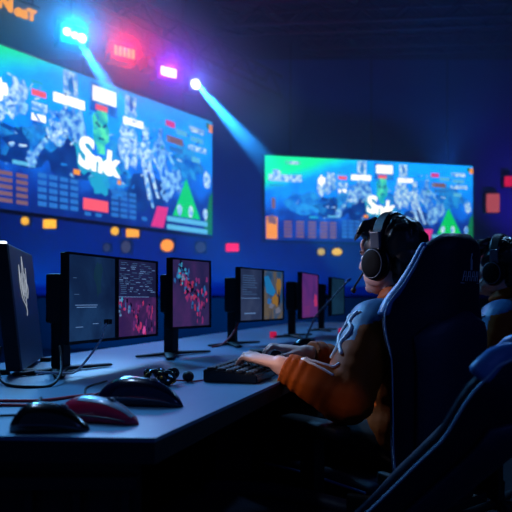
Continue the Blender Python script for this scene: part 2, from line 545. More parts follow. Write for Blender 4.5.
    for v0, a, b in ((.10, .89, .96), (.18, .895, .955), (.255, .885, .97), (.35, .90, .94), (.16, .83, .88)):
        rect(a, b, v0, v0 + .045, 'skyrow' if b < .96 else 'pale', 3)
    rect(.968, .985, .02, .075, 'green2', 4); rect(.983, 1.0, .03, .10, 'orange', 4)
    blob(.972, .52, .018, .075, 'pale', 4, 14, .15); bar(.935, .40, .955, .5, .004, 'row', 3)
    poly([(.815, .875), (.94, .875), (.875, .55)], 'green', 4)
    for u in (.845, .895, .965):
        blob(u, .82, .011, .05, 'pale', 5, 12, .1)
    poly([(.955, .99), (1.0, .99), (1.0, .62), (.985, .66)], 'green2', 3)
    rect(.79, .975, .885, .925, 'skyrow', 5); rect(.79, .975, .95, .99, 'skyrow', 5)
    poly([(.725, .985), (.775, .985), (.795, .82), (.75, .82)], 'pink', 5)
    rect(.69, .71, .92, .95, 'row', 3)
    obj('display', bm, mats, t)
    return t

led_wall('led_wall', 'big lit video wall at the left, cut by the photo edge, under the row of stage lamps', (-3.62, 5.935, 1.99), math.atan2(.813, .582), 5.0, 1.84, 3)
led_wall('led_wall', 'smaller lit video wall behind the seated player, right of the other one', (0.16, 11.0, 2.02), math.atan2(.9, 4.0), 4.1, 1.508, 3)

# ------------------------------------------------------------------ lamps on the rig
def truss(name, label, a, b, s=0.16):
    a = V(a); b = V(b)
    t = thing(name, label, 'truss', a, math.atan2((b - a).y, (b - a).x))
    L_ = (b - a).length
    bm = bmesh.new()
    for dy, dz in ((-s, 0), (s, 0), (-s, 2 * s), (s, 2 * s)):
        cyl(bm, (0, dy, dz), (L_, dy, dz), 0.025, seg=10)
    obj('chord', bm, M['truss'], t, True)
    bm = bmesh.new(); n = int(L_ / 0.35)
    for i in range(n):
        x0, x1 = L_ * i / n, L_ * (i + 1) / n
        for dy in (-s, s):
            cyl(bm, (x0, dy, 0 if i % 2 else 2 * s), (x1, dy, 2 * s if i % 2 else 0), 0.012, seg=6)
        cyl(bm, (x0, -s, 2 * s), (x1, s, 2 * s), 0.012, seg=6); cyl(bm, (x0, -s, 0), (x1, s, 0), 0.012, seg=6)
    obj('bracing', bm, M['truss'], t, True)
    return t

truss('lighting_truss', 'dark lighting truss above the lamps on the left', (-3.6, 4.95, 4.35), (0.3, 10.4, 4.35))
truss('lighting_truss', 'nearer faint blue truss under the ceiling at the upper right', (-0.6, 9.2, 4.95), (6.6, 8.6, 4.9))
truss('lighting_truss', 'farther faint blue truss under the ceiling at the upper right', (0.8, 11.0, 5.35), (6.9, 10.6, 5.35))

RZ = math.atan2(.813, .582)     # the lamps run along the video wall
def lamp(name, label, loc, lens_bm, lens_mat, w=0.34, h=0.22, aim=None, rz=None):
    t = thing(name, label, 'stage lamp', loc, rz if rz is not None else RZ - R(18))
    bm = bmesh.new(); box(bm, -w / 2, w / 2, 0.015, 0.22, -h / 2, h / 2, 0.02)
    obj('housing', bm, M['lamp_body'], t)
    bm = bmesh.new()
    for s in (-1, 1):
        box(bm, s * (w / 2 + .012) - .006, s * (w / 2 + .012) + .006, 0.09, 0.13, 0, h / 2 + 0.08)
    box(bm, -w / 2 - .02, w / 2 + .02, .09, .13, h / 2 + .07, h / 2 + .09)
    cyl(bm, (0, .11, h / 2 + .09), (0, .11, 4.36 - loc[2]), 0.015, seg=8)
    obj('yoke', bm, M['lamp_body'], t)
    obj('lens', lens_bm, lens_mat, t)
    return t

def disc(bm, x, z, r, d=0.02, mi=0):
    cyl(bm, (x, 0.016, z), (x, 0.016 - d, z), r, r * .9, 20, mi)

g_cy = glow('lens_cyan', (0.55, 0.95, 1.0), 6.0)
g_rd = glow('lens_red', (1.0, 0.34, 0.08), 2.6)
g_vi = glow('lens_violet', (1.0, 0.75, 1.0), 5.0)
g_wh = glow('lens_white', (0.7, 0.92, 1.0), 8.0)
g_dim = glow('lens_dim_blue', hx('1c50b8'), 0.7)
g_sign = glow('sign_orange', hx('ffae20'), 1.3)

bm = bmesh.new(); disc(bm, -.085, .02, .043); disc(bm, 0.0, 0, .036); disc(bm, .085, -.01, .05)
lamp('stage_lamp', 'cyan stage lamp with three lenses, shining a beam down across the big video wall', (-2.0, 6.85, 3.888), bm, g_cy)
bm = bmesh.new()
for k in range(5): box(bm, -.13 + k * .056, -.10 + k * .056, -.004, .016, -.055, .055)
lamp('stage_lamp', 'red stage lamp with a row of orange bars', (-1.585, 7.5, 3.96), bm, g_rd)
bm = bmesh.new(); disc(bm, 0, 0, .05)
lamp('stage_lamp', 'faint blue unlit-looking stage lamp between the red and the violet one', (-1.317, 7.85, 3.973), bm, g_dim, .16, .16)
bm = bmesh.new()
for k in range(3): box(bm, -.11 + k * .075, -.042 + k * .075, -.004, .016, -.055, .055, .01)
lamp('stage_lamp', 'violet stage lamp with a bright rectangular face', (-1.137, 8.1, 3.939), bm, g_vi)
bm = bmesh.new(); disc(bm, 0, 0, .068)
lamp('stage_lamp', 'round white stage lamp at the right end, its beam falling to the right', (-0.823, 8.5, 3.921), bm, g_wh, .2, .2)
bm = bmesh.new(); disc(bm, 0, 0, .06)  # ghost of the white lamp, added as a lit disc
lamp('stage_lamp', 'faint violet stage lamp touching the round white one', (-1.03, 8.42, 3.98), bm, glow('lens_dim_violet', hx('5a34c0'), 0.8), .13, .15)

# lit word sign at the left end of the rig
t = thing('word_sign', 'orange lit word sign hanging in the top left corner', 'sign', (-2.40, 6.2, 3.86), RZ - R(6))
tb = text_bm('N', 0.21, 0.02, 0.004); b2 = text_bm('eaT', 0.15, 0.02, 0.004)
bm = bmesh.new(); merge(bm, tb, Matrix.Translation((-.11, 0, .03))); merge(bm, b2, Matrix.Translation((.10, 0, 0)))
obj('lettering', bm, g_sign, t)
bm = bmesh.new(); cyl(bm, (-.25, .04, .13), (.28, .04, .13), .012, seg=8); cyl(bm, (-.15, .04, .13), (-.15, .04, .5), .008, seg=6); cyl(bm, (.2, .04, .13), (.2, .04, .5), .008, seg=6)
obj('hanger', bm, M['lamp_body'], t)
bm = bmesh.new(); ell(bm, (0, 0, 0), (.035, .03, .05), seg=14, rings=8); cyl(bm, (0, 0, .04), (0, 0, .45), .006, seg=6)  # cut-off sign letter, built as an added glowing bulb
o = obj('bulb_lamp', bm, glow('bulb_yellow', hx('ffc030'), 1.0), None, True); o.location = (-2.535, 6.02, 3.93)
tag(o, 'small yellow lamp left of the orange word sign in the top left corner', 'lamp')

# beams of those lamps in the haze; halo points imitate their lens glow
spot('beam_cyan', (-1.99, 6.80, 3.87), (-1.40, 7.15, 2.95), 4600, (0.02, 0.32, 1.0), 15, 0.5, 0.03)
spot('beam_white', (-0.80, 8.46, 3.90), (0.14, 9.3, 3.03), 12000, (0.02, 0.32, 1.0), 14, 0.5, 0.03)
point('halo_cyan', (-1.98, 6.74, 3.89), 55, (0.0, 0.35, 1.0), 0.03)
point('halo_red', (-1.56, 7.40, 3.96), 42, (1.0, 0.0, 0.03), 0.03)
point('halo_violet', (-1.11, 8.0, 3.94), 30, (0.22, 0.01, 1.0), 0.03)
point('halo_white', (-0.80, 8.4, 3.92), 10, (0.10, 0.15, 1.0), 0.03)

hz = bpy.data.materials.new('haze'); hz.use_nodes = True
nt = hz.node_tree; nt.nodes.clear()
ou = nt.nodes.new('ShaderNodeOutputMaterial'); vsn = nt.nodes.new('ShaderNodeVolumeScatter')
vsn.inputs['Density'].default_value = 0.045; vsn.inputs['Color'].default_value = (0.5, 0.7, 1, 1); vsn.inputs['Anisotropy'].default_value = 0.0
nt.links.new(vsn.outputs[0], ou.inputs['Volume'])
bm = bmesh.new(); box(bm, -6.9, 7.1, 3.9, 12.9, 1.2, 5.9)
tag(obj('haze', bm, hz), 'thin blue stage haze filling the air of the hall', 'haze', kind='stuff')

hz2 = hz.copy(); hz2.name = 'lamp_smoke'  # denser smoke added to imitate lens glow round the lamps
nt = hz2.node_tree; N = nt.nodes.new; Lk = nt.links.new
tc = N('ShaderNodeTexCoord')
A_ = V((-2.35, 6.25, 3.9)); AX = V((1.70, 2.37, .02)).normalized()
def vm(op, a, b):
    n = N('ShaderNodeVectorMath'); n.operation = op
    for i, q in enumerate((a, b)):
        if isinstance(q, (tuple, Vector)): n.inputs[i].default_value = tuple(q)
        else: Lk(q, n.inputs[i])
    return n
cr = vm('CROSS_PRODUCT', vm('SUBTRACT', tc.outputs['Object'], A_).outputs[0], AX)      # distance from the row of lamps
ln = N('ShaderNodeVectorMath'); ln.operation = 'LENGTH'; Lk(cr.outputs[0], ln.inputs[0])
mr = N('ShaderNodeMapRange'); mr.inputs[1].default_value = 0.0; mr.inputs[2].default_value = 1.05; mr.inputs[3].default_value = 1.0; mr.inputs[4].default_value = 0.0
Lk(ln.outputs['Value'], mr.inputs[0])
pw = N('ShaderNodeMath'); pw.operation = 'POWER'; pw.inputs[1].default_value = 2.2; Lk(mr.outputs[0], pw.inputs[0])
ml = N('ShaderNodeMath'); ml.operation = 'MULTIPLY'; ml.inputs[1].default_value = 1.6; Lk(pw.outputs[0], ml.inputs[0])
Lk(ml.outputs[0], nt.nodes['Volume Scatter'].inputs['Density'])
bm = bmesh.new(); tube(bm, [A_ - AX * .6, A_ + AX * 3.6], 1.05, 24)
tag(obj('lamp_smoke', bm, hz2, None, True), 'thin smoke glowing round the row of stage lamps', 'smoke', kind='stuff')

# small lamps on the far wall
def wall_lamp(x, z, c, s, w, h, label, rnd_=True):
    t = thing('wall_lamp', label, 'lamp', (x, 12.86, z), 0, 'small lamps on the far wall')
    bm = bmesh.new(); box(bm, -w / 2 - .02, w / 2 + .02, 0.02, .14, -h / 2 - .02, h / 2 + .02, .015); obj('housing', bm, M['lamp_body'], t)
    bm = bmesh.new()
    if rnd_: ell(bm, (0, 0, 0), (w / 2, .05, h / 2), seg=16, rings=10)
    else: box(bm, -w / 2, w / 2, -.03, .03, -h / 2, h / 2, .015)
    obj('lens', bm, glow('lens_' + label[:6], hx(c), s), t, rnd_)
wall_lamp(-4.793, 2.60, 'f0b818', 1.3, .17, .17, 'round yellow wall lamp under the left part of the big video wall')
wall_lamp(-4.281, 2.54, 'ffc000', 1.4, .26, .18, 'wide yellow wall lamp right beside the leftmost round yellow one', False)
wall_lamp(-2.929, 2.39, 'f0b818', 1.3, .17, .17, 'round yellow wall lamp under the middle of the big video wall')
wall_lamp(-2.56, 2.35, 'ffb020', 1.3, .26, .17, 'wide amber wall lamp below the green peak on the big video wall', False)
wall_lamp(-1.844, 2.09, 'ff9c18', 1.4, .27, .25, 'largest orange wall lamp, just under the pink box on the big video wall')
wall_lamp(-2.70, 2.06, '50587c', .6, .2, .24, 'dim grey wall lamp left of the largest orange one')
wall_lamp(-3.10, 2.05, '40507c', .5, .14, .16, 'dimmest small wall lamp at the left of the grey one')
wall_lamp(-1.15, 2.05, '3a5078', .6, .22, .22, 'dim grey green wall lamp between the orange and the red one')
wall_lamp(-0.492, 2.05, 'ff1450', 1.3, .26, .16, 'red wall lamp in the gap between the two video walls', False)
wall_lamp(1.352, 1.96, 'c8b030', 1.1, .15, .14, 'small yellow wall lamp left of the seated player')
wall_lamp(1.68, 1.96, 'e8c020', 1.2, .21, .15, 'oval yellow wall lamp nearest to the seated player\'s forehead')
wall_lamp(4.916, 2.97, 'c85a6a', .8, .26, .38, 'pink square wall lamp at the right above the second player', False)
wall_lamp(5.24, 3.42, 'e01850', .9, .16, .2, 'small red wall lamp at the right photo edge', False)

# a low stage front far behind the desk
bm = bmesh.new(); box(bm, -6.5, 6.8, 12.3, 12.75, 0, 1.0); box(bm, -6.5, 6.8, 12.25, 12.3, .92, 1.0)
tag(obj('stage_platform', bm, M['desk_body']), 'low dark stage platform along the far wall', 'stage')

# ------------------------------------------------------------------ the long desk
C0 = V((-0.161, 0.988, 0)); dL = V((0.3126, 0.95, 0)); nW = V((-0.95, 0.3126, 0))
def D(l, w, z=0.0): return C0 + dL * l + nW * w + V((0, 0, z))
A_D = math.atan2(0.95, 0.3126)
LF, WD = 5.2, 1.06
def near(w): return C0 + V((-1, 0.06, 0)) * (w / 0.969)     # near end of the top runs straight across the picture
t = thing('long_desk', 'long grey blue gaming desk running away under all the monitors', 'desk', C0)
bm = bmesh.new()
outl = [near(0), near(WD), D(LF, WD), D(LF, 0)]
outl = [p - C0 for p in outl]
loft(bm, [[p + V((0, 0, z)) for p in outl] for z in (.733, .74)], True)
obj('tabletop', bm, M['desk'], t)
bm = bmesh.new()
loft(bm, [[p + V((0, 0, z)) for p in outl] for z in (.698, .7328)], True)
obj('edge_band', bm, M['desk_edge'], t)
bm = bmesh.new()
inn = [near(.03) + V((0, .03, 0)), near(WD - .03) + V((0, .03, 0)), near(WD - .03) + V((0, .05, 0)), near(.03) + V((0, .05, 0))]
loft(bm, [[p - C0 + V((0, 0, z)) for p in inn] for z in (.02, .698)], True)
obj('end_panel', bm, M['desk_body'], t)
bm = bmesh.new()
e0 = near(.03) - C0
for k in range(13):
    x = e0.x - .02 - k * .08
    box(bm, x - .006, x + .006, e0.y + .012 - .06 * (x - e0.x), e0.y + .03 - .06 * (x - e0.x), .03, .655)
box(bm, e0.x - 1.03, e0.x, e0.y + .004, e0.y + .03, .655, .675)
obj('panel_rib', bm, M['desk_edge'], t)
bm = bmesh.new()
loft(bm, [[D(l, w) - C0 + V((0, 0, z)) for l, w in ((.1, WD - .12), (.1, WD - .1), (LF - .1, WD - .1), (LF - .1, WD - .12))] for z in (.0, .698)], True)
obj('modesty_panel', bm, M['desk_body'], t)
for l in (1.75, 3.4, LF - .1):
    bm = bmesh.new()
    loft(bm, [[D(l + a, w) - C0 + V((0, 0, z)) for a, w in ((0, .6), (0, WD - .12), (.04, WD - .12), (.04, .6))] for z in (0, .698)], True)
    obj('leg', bm, M['desk_body'], t)

# ------------------------------------------------------------------ monitors
def mglow(name, stops, scale, axis=2, dist=0.6, s=1.0):
    """dark display picture: noise run through a colour ramp, shifted along one axis"""
    m = bpy.data.materials.new(name); m.use_nodes = True
    nt = m.node_tree; nt.nodes.clear(); N = nt.nodes.new; L = nt.links.new
    out = N('ShaderNodeOutputMaterial'); em = N('ShaderNodeEmission'); tc = N('ShaderNodeTexCoord')
    nz = N('ShaderNodeTexNoise'); nz.inputs['Scale'].default_value = scale; nz.inputs['Detail'].default_value = 5; nz.inputs['Distortion'].default_value = 0.6
    L(tc.outputs['Object'], nz.inputs['Vector'])
    rp = N('ShaderNodeValToRGB')
    e = rp.color_ramp.elements
    e[0].position = stops[0][0]; e[0].color = hx(stops[0][1]) + (1,)
    e[1].position = stops[-1][0]; e[1].color = hx(stops[-1][1]) + (1,)
    for p, c in stops[1:-1]:
        q = e.new(p); q.color = hx(c) + (1,)
    L(nz.outputs['Fac'], rp.inputs['Fac']); L(rp.outputs['Color'], em.inputs['Color']); em.inputs['Strength'].default_value = s
    b = N('ShaderNodeBsdfGlossy'); b.inputs['Roughness'].default_value = .25; b.inputs['Color'].default_value = (.03, .03, .03, 1)
    ad = N('ShaderNodeAddShader'); L(em.outputs[0], ad.inputs[0]); L(b.outputs[0], ad.inputs[1]); L(ad.outputs[0], out.inputs[0])
    return m

S = {}
S['desk_ui'] = mglow('screen_navy', ((.3, '0a1838'), (.5, '102548'), (.62, '17345c'), (.75, '0e2044')), 5)
S['code_ui'] = mglow('screen_indigo', ((.3, '151838'), (.6, '20244c'), (.8, '2a2450')), 5)
S['magenta_low'] = mglow('screen_plum', ((.3, '2a1a4c'), (.5, '35204e'), (.65, '47245a'), (.8, '2a2050')), 14)
S['fighter'] = mglow('screen_fighter_ground', ((.3, '141c44'), (.5, '2c2450'), (.65, '40265a'), (.8, '1c2048')), 7)
S['slate'] = mglow('screen_slate', ((.3, '182440'), (.5, '263252'), (.7, '34405e')), 6)
S['art'] = mglow('screen_art', ((.3, '14284a'), (.45, '24466c'), (.58, '5a5044'), (.72, '20304c')), 7)
S['magenta'] = mglow('screen_magenta', ((.3, '3a2460'), (.5, '54286e'), (.7, '5e2a66')), 5)
S['teal_dark'] = mglow('screen_dark_teal', ((.3, '0c2034'), (.6, '123048'), (.8, '1a2440')), 6)
for k, c, s in (('line', '5f83b8', .9), ('dimline', '3c5a86', .8), ('pinkline', 'c84a98', 1), ('mag', '7c2c6c', .9), ('redfig', 'a03050', 1), ('bluefig', '245c98', 1), ('cyanfig', '3890b8', 1),
                ('orangefig', '84602f', 1), ('skyfig', '1a6aa4', 1), ('palefig', '6c7086', .8), ('hotpink', 'a83064', 1), ('darkfig', '0c1230', .6)):
    S[k] = glow('screen_' + k, hx(c), s)
SK = list(S)

class Pic:
    """picture of one display panel, x 0..1, y 0..1 from the top"""
    def __init__(self, w, h): self.bm = bmesh.new(); self.w = w; self.h = h
    def poly(self, pts, m, k=1):
        f = self.bm.faces.new([self.bm.verts.new(((x - .5) * self.w, -.0006 * k, (.5 - y) * self.h)) for x, y in pts]); f.material_index = SK.index(m)
    def rect(self, x0, x1, y0, y1, m, k=1): self.poly([(x0, y1), (x1, y1), (x1, y0), (x0, y0)], m, k)
    def blob(self, x, y, rx, ry, m, k=2, rnd=None, n=14, j=.3):
        self.poly([(x + rx * math.cos(-2 * PI * i / n) * q, y + ry * math.sin(-2 * PI * i / n) * q) for i, q in [(i, 1 - j + 2 * j * rnd.random()) for i in range(n)]], m, k)

def monitor(name, label, pos, ang, panels, ph, zc, post, box_h, stand_ang, tilt=0):
    """panels: list of (width, painter); pos = middle of the panel row; post = stand foot on the desk"""
    t = thing(name, label, 'monitor', (post[0], post[1], .74), 0)
    base = Matrix.Translation(-V((post[0], post[1], .74)))
    fm = base @ Matrix.Translation((pos[0], pos[1], zc)) @ Matrix.Rotation(ang, 4, 'Z')
    tot = sum(w for w, _ in panels)
    x = -tot / 2
    for w, paint in panels:
        q = fm @ Matrix.Translation((x + w / 2, 0, 0))
        bz = .007
        bm = bmesh.new()
        box(bm, -w / 2, w / 2, 0.002, .022, -ph / 2, ph / 2, .003)
        for a in ((-w / 2, -w / 2 + bz, -ph / 2, ph / 2), (w / 2 - bz, w / 2, -ph / 2, ph / 2), (-w / 2, w / 2, -ph / 2, -ph / 2 + bz * 1.3), (-w / 2, w / 2, ph / 2 - bz, ph / 2)):
            box(bm, a[0], a[1], -.006, .004, a[2], a[3])
        box(bm, -w * .3, w * .3, .022, .045, -ph * .3, ph * .3, .008)
        f = obj('panel_frame', bm, M['black'], t); f.matrix_local = q
        pic = Pic(w - 2 * bz, ph - 2 * bz); paint(pic)
        s = obj('display', pic.bm, [S[k] for k in SK], f)
        x += w
    st = base @ Matrix.Translation((post[0], post[1], .74)) @ Matrix.Rotation(stand_ang, 4, 'Z')
    bm = bmesh.new()
    box(bm, -.028, .028, -.02, .02, .012, zc - .74 + box_h * .3, .008)
    box(bm, -.04, .04, -.03, .03, zc - .74 - box_h / 2, zc - .74 + box_h / 2, .008)
    pc = st.inverted() @ (fm @ V((0, .055, 0)))
    po = obj('post', bm, M['black_matte'], t); po.matrix_local = st
    bm = bmesh.new(); d = pc - V((0, 0, zc - .74))
    tube(bm, [(0, 0, zc - .74), (d * .5 + V((0, 0, zc - .74))), pc + V((0, 0, 0)) - d.normalized() * 0.035], .018, 8)
    ar = obj('arm', bm, M['black_matte'], t); ar.matrix_local = st
    bm = bmesh.new()
    tube(bm, [(-.17, -.085, .007), (-.05, -.02, .010), (0, 0, .012), (.05, -.02, .010), (.17, -.085, .007)], [(.014, .005), (.022, .007), (.03, .010), (.022, .007), (.014, .005)], 10, up=(0, 0, 1))
    tube(bm, [(-.14, .07, .007), (0, 0, .010), (.14, .07, .007)], [(.012, .005), (.022, .008), (.012, .005)], 10, up=(0, 0, 1))
    fo = obj('foot', bm, M['black_matte'], t, True); fo.matrix_local = st
    return t

def p_desk(p):
    r = random.Random(1); p.rect(0, 1, 0, 1, 'desk_ui', 0)
    for x0, x1, y in ((.1, .17, .26), (.12, .22, .45), (.14, .6, .575), (.17, .58, .60), (.15, .3, .83), (.5, .62, .80)): p.rect(x0, x1, y, y + .008, 'line' if y > .5 else 'dimline')
    p.blob(.62, .25, .09, .2, 'teal_dark', 1, r)
def p_code(p):
    r = random.Random(2); p.rect(0, 1, 0, 1, 'code_ui', 0)
    p.rect(0, 1, .48, 1, 'magenta_low', 1)
    for i in range(17):
        y = .03 + i * .025; x = .04 + r.random() * .04
        for k in range(5):
            w = .04 + r.random() * .12
            if r.random() < .7: p.rect(x, min(x + w, .97), y, y + .009, 'dimline' if r.random() < .65 else 'line', 2)
            x += w + .03 + r.random() * .12
            if x > .9: break
    p.rect(.02, .8, .475, .482, 'line', 2)
    for k in range(60):
        x = r.uniform(.02, .97); y = .54 + .44 * r.random() ** .9
        if x < .3: m = r.choice(['cyanfig', 'darkfig', 'bluefig', 'line', 'hotpink']); y = .5 + .2 * r.random()
        else: m = r.choice(['mag', 'mag', 'hotpink', 'darkfig', 'magenta'])
        p.blob(x, y, r.uniform(.012, .03), r.uniform(.012, .06), m, 3, r, 9, .45)
    p.blob(.66, .93, .04, .06, 'pinkline', 4, r)
def p_fight(p):
    r = random.Random(4); p.rect(0, 1, 0, 1, 'fighter', 0)
    for k in range(75):
        q = r.random(); x = .14 + .5 * q + r.gauss(0, .07); y = .1 + .55 * q + r.gauss(0, .08)
        m = r.choice(['bluefig', 'cyanfig', 'bluefig', 'bluefig', 'redfig', 'darkfig'] if q < .35 else ['redfig', 'redfig', 'hotpink', 'mag', 'mag', 'bluefig', 'darkfig', 'darkfig'])
        if .03 < x < .95 and .03 < y < .9: p.blob(x, y, r.uniform(.015, .04), r.uniform(.02, .055), m, 2, r, 9, .45)
    for k in range(26):
        x = r.uniform(.62, .95); y = r.uniform(.2, .93)
        p.blob(x, y, r.uniform(.012, .03), r.uniform(.03, .06), r.choice(['mag', 'mag', 'darkfig', 'hotpink', 'bluefig']), 2, r, 9, .45)
def p_slate(p):
    r = random.Random(5); p.rect(0, 1, 0, 1, 'slate', 0)
    for i in range(9): p.rect(.12, .3 + r.random() * .5, .12 + i * .045, .125 + i * .045 + .01, 'dimline', 1)
    p.rect(.05, .9, .56, .57, 'line', 1); p.rect(.2, .7, .85, .87, 'line', 1)
def p_art(p):
    r = random.Random(6); p.rect(0, 1, 0, 1, 'art', 0)
    p.poly([(.05, .12), (.15, .45), (.5, .52), (.62, .42), (.25, .1)], 'skyfig', 1)
    for x, y, rx, ry, m in ((.78, .3, .12, .2, 'orangefig'), (.62, .6, .16, .12, 'orangefig'), (.8, .55, .06, .15, 'darkfig'), (.4, .72, .12, .06, 'palefig'), (.75, .82, .16, .06, 'palefig'), (.3, .62, .1, .06, 'bluefig')): p.blob(x, y, rx, ry, m, 2, r)
def p_mag(p):
    r = random.Random(7); p.rect(0, 1, 0, 1, 'magenta', 0)
    p.blob(.85, .62, .12, .18, 'hotpink', 1, r); p.blob(.4, .3, .2, .2, 'magenta', 1, r)
    for i in range(4): p.rect(.1, .5, .75 + i * .05, .76 + i * .05, 'mag', 1)

def ang_of(a, b): return math.atan2(b[1] - a[1], b[0] - a[0])
monitor('twin_monitor', 'nearest twin-panel monitor with navy and plum displays, beside the dark computer tower', (-.462, 2.055), ang_of((-.558, 1.82), (-.366, 2.29)), [(.25, p_desk), (.255, p_code)], .275, .965, (-.598, 1.90), .15, R(80))
monitor('gaming_monitor', 'single-panel monitor showing a red and blue fighter, second from the near end of the desk', (-.258, 2.467), ang_of((-.324, 2.36), (-.191, 2.575)), [(.255, p_fight)], .275, .985, (-.335, 2.45), .15, R(70))
monitor('twin_monitor', 'farther twin-panel monitor with slate and orange-teal displays, behind the keyboard', (.033, 3.145), ang_of((-.08, 2.94), (.146, 3.35)), [(.235, p_slate), (.235, p_art)], .265, .985, (-.115, 3.03), .17, R(75))
monitor('gaming_monitor', 'magenta-lit monitor farthest along the desk, near the player\'s face', (.328, 3.77), ang_of((.258, 3.56), (.398, 3.98)), [(.44, p_mag)], .275, .985, (.215, 3.72), .17, R(75))
monitor('gaming_monitor', 'dark teal-lit monitor hidden partly behind the player\'s headset, beyond the magenta one', (.60, 4.55), ang_of((.53, 4.4), (.68, 4.8)), [(.42, p_mag if 0 else (lambda p: p.rect(0, 1, 0, 1, 'teal_dark', 0)))], .275, .985, (.47, 4.46), .18, R(75))

# ------------------------------------------------------------------ computer tower
t = thing('computer_tower', 'slim dark leaning computer tower with a pale line emblem at the left edge', 'computer', (-.677, 1.795, .74), math.atan2(.48, -.10))
sh = Matrix(((1, 0, 0, 0), (0, 1, .105, 0), (0, 0, 1, 0), (0, 0, 0, 1)))     # the case leans to its left
bm = bmesh.new(); box(bm, .012, .48, 0, .045, .012, .385, .006, mtx=sh); obj('case', bm, M['pc'], t)
bm = bmesh.new(); box(bm, 0, .0125, 0.002, .043, .014, .383, .003, mtx=sh); obj('front_panel', bm, M['pc_face'], t)
bm = bmesh.new(); box(bm, -.0005, .03, .006, .040, .3835, .390, mtx=sh); obj('status_light', bm, glow('status_white', (.85, .95, 1), 2.2), t)
for x in (.04, .42):
    for y in (-.03, .045):
        bm = bmesh.new(); box(bm, x, x + .03, y, y + .035, 0, .014); obj('rubber_foot', bm, M['black_matte'], t)
# emblem: line drawn flame of upright strokes
def em(pts, r=.0009):
    global bme
    tube(bme, spline([sh @ V((p[0], -.0012, p[1])) for p in pts], 6), r, 6)
bme = bmesh.new()
ex, ez = .215, .275
for pts in (((0, .085), (.006, .04), (.004, .0), (.0, -.03), (-.004, -.045)), ((0, .085), (-.012, .035), (-.016, .0), (-.010, -.03)), ((-.05, .055), (-.046, .01), (-.03, -.035), (-.012, -.055)),
            ((-.05, .055), (-.058, .0), (-.046, -.045), (-.018, -.066)), ((.04, .05), (.036, .0), (.02, -.04), (.0, -.06)), ((-.03, .03), (-.03, -.005), (-.018, -.04)), ((.02, .03), (.022, -.005), (.012, -.03)),
            ((-.018, -.066), (.0, -.075), (.008, -.062)), ((-.002, -.075), (.004, -.09), (-.002, -.105)), ((.03, .01), (.05, -.02), (.03, -.05))):
    em([(ex + a * 1.35, ez + b) for a, b in pts])
obj('emblem', bme, glow('emblem_led', hx('c0ccdc'), .7), t, True)  # strokes emit a pale colour of their own

# ------------------------------------------------------------------ cables
def cable(name, label, pts, r, m, n=8):
    bm = bmesh.new(); tube(bm, spline(pts, n), r, 6)
    return tag(obj(name, bm, m, None, True), label, 'cable')
Z = .7435
cable('monitor_cable', 'pale cable plugged into the face of the nearest monitor and hanging down to the desk', [(-.465, 1.93, .886), (-.470, 1.915, .872), (-.475, 1.90, .84), (-.50, 1.86, .79), (-.525, 1.80, .752), (-.55, 1.74, Z + .012), (-.60, 1.69, Z + .02)], .0035, M['cable_pale'])
bm = bmesh.new(); box(bm, -.012, .012, -.008, .008, -.008, .008, .003); o = obj('plug', bm, M['black'], None); o.location = (-.463, 1.94, .892); o.rotation_euler = (0, 0, R(68))
tag(o, 'small black plug on the face of the nearest monitor, end of the pale cable', 'plug')
cable('power_cable', 'black cable looping from the computer tower round the monitor foot', [(-.70, 1.70, .83), (-.69, 1.66, .78), (-.66, 1.61, .75), (-.615, 1.565, Z), (-.56, 1.545, Z), (-.52, 1.57, Z), (-.515, 1.63, .765), (-.535, 1.70, .80), (-.55, 1.735, .83)], .004, M['cable'])
cable('mouse_cable', 'red cable crossing the near end of the desk at the left', [(-.62, 1.33, Z), (-.54, 1.335, Z), (-.46, 1.34, Z), (-.40, 1.40, Z), (-.34, 1.43, Z), (-.285, 1.41, Z)], .0036, M['cable_red'])
cable('mouse_cable', 'red cable running to the rear of the black mouse in front', [(-.60, 1.27, Z), (-.52, 1.28, Z), (-.455, 1.27, Z), (-.43, 1.23, Z), (-.415, 1.16, .750), (-.405, 1.10, .757)], .0036, M['cable_red'])
cable('mouse_cable', 'thin black cable curling behind the black mouse in front', [(-.56, 1.12, Z), (-.48, 1.16, Z), (-.42, 1.18, Z), (-.40, 1.15, .765), (-.385, 1.11, .785), (-.375, 1.07, .785)], .0025, M['cable'])
cable('mouse_cable', 'red cable running from the red mouse back to the large navy mouse', [(-.372, 1.19, .752), (-.375, 1.25, Z), (-.37, 1.32, Z), (-.36, 1.36, .75), (-.34, 1.36, .757)], .0025, M['cable_red'])
cable('mouse_cable', 'black cable between the red mouse and the monitor foot', [(-.365, 1.27, .75), (-.37, 1.35, Z), (-.40, 1.45, Z), (-.42, 1.55, Z), (-.40, 1.66, Z)], .0025, M['cable'])
cable('monitor_cable', 'red cable hanging beside the post of the farther twin monitor', [(-.09, 3.02, .93), (-.085, 3.0, .86), (-.11, 2.96, .80), (-.16, 2.92, .752), (-.20, 2.86, Z)], .005, M['cable_red'])
cable('inline_cable', 'thin cable from the cable bundle past the round ball to the keyboard', [(-.215, 1.61, .752), (-.18, 1.66, Z), (-.155, 1.66, Z), (-.12, 1.72, Z), (-.10, 1.78, Z)], .0025, M['cable_red'])

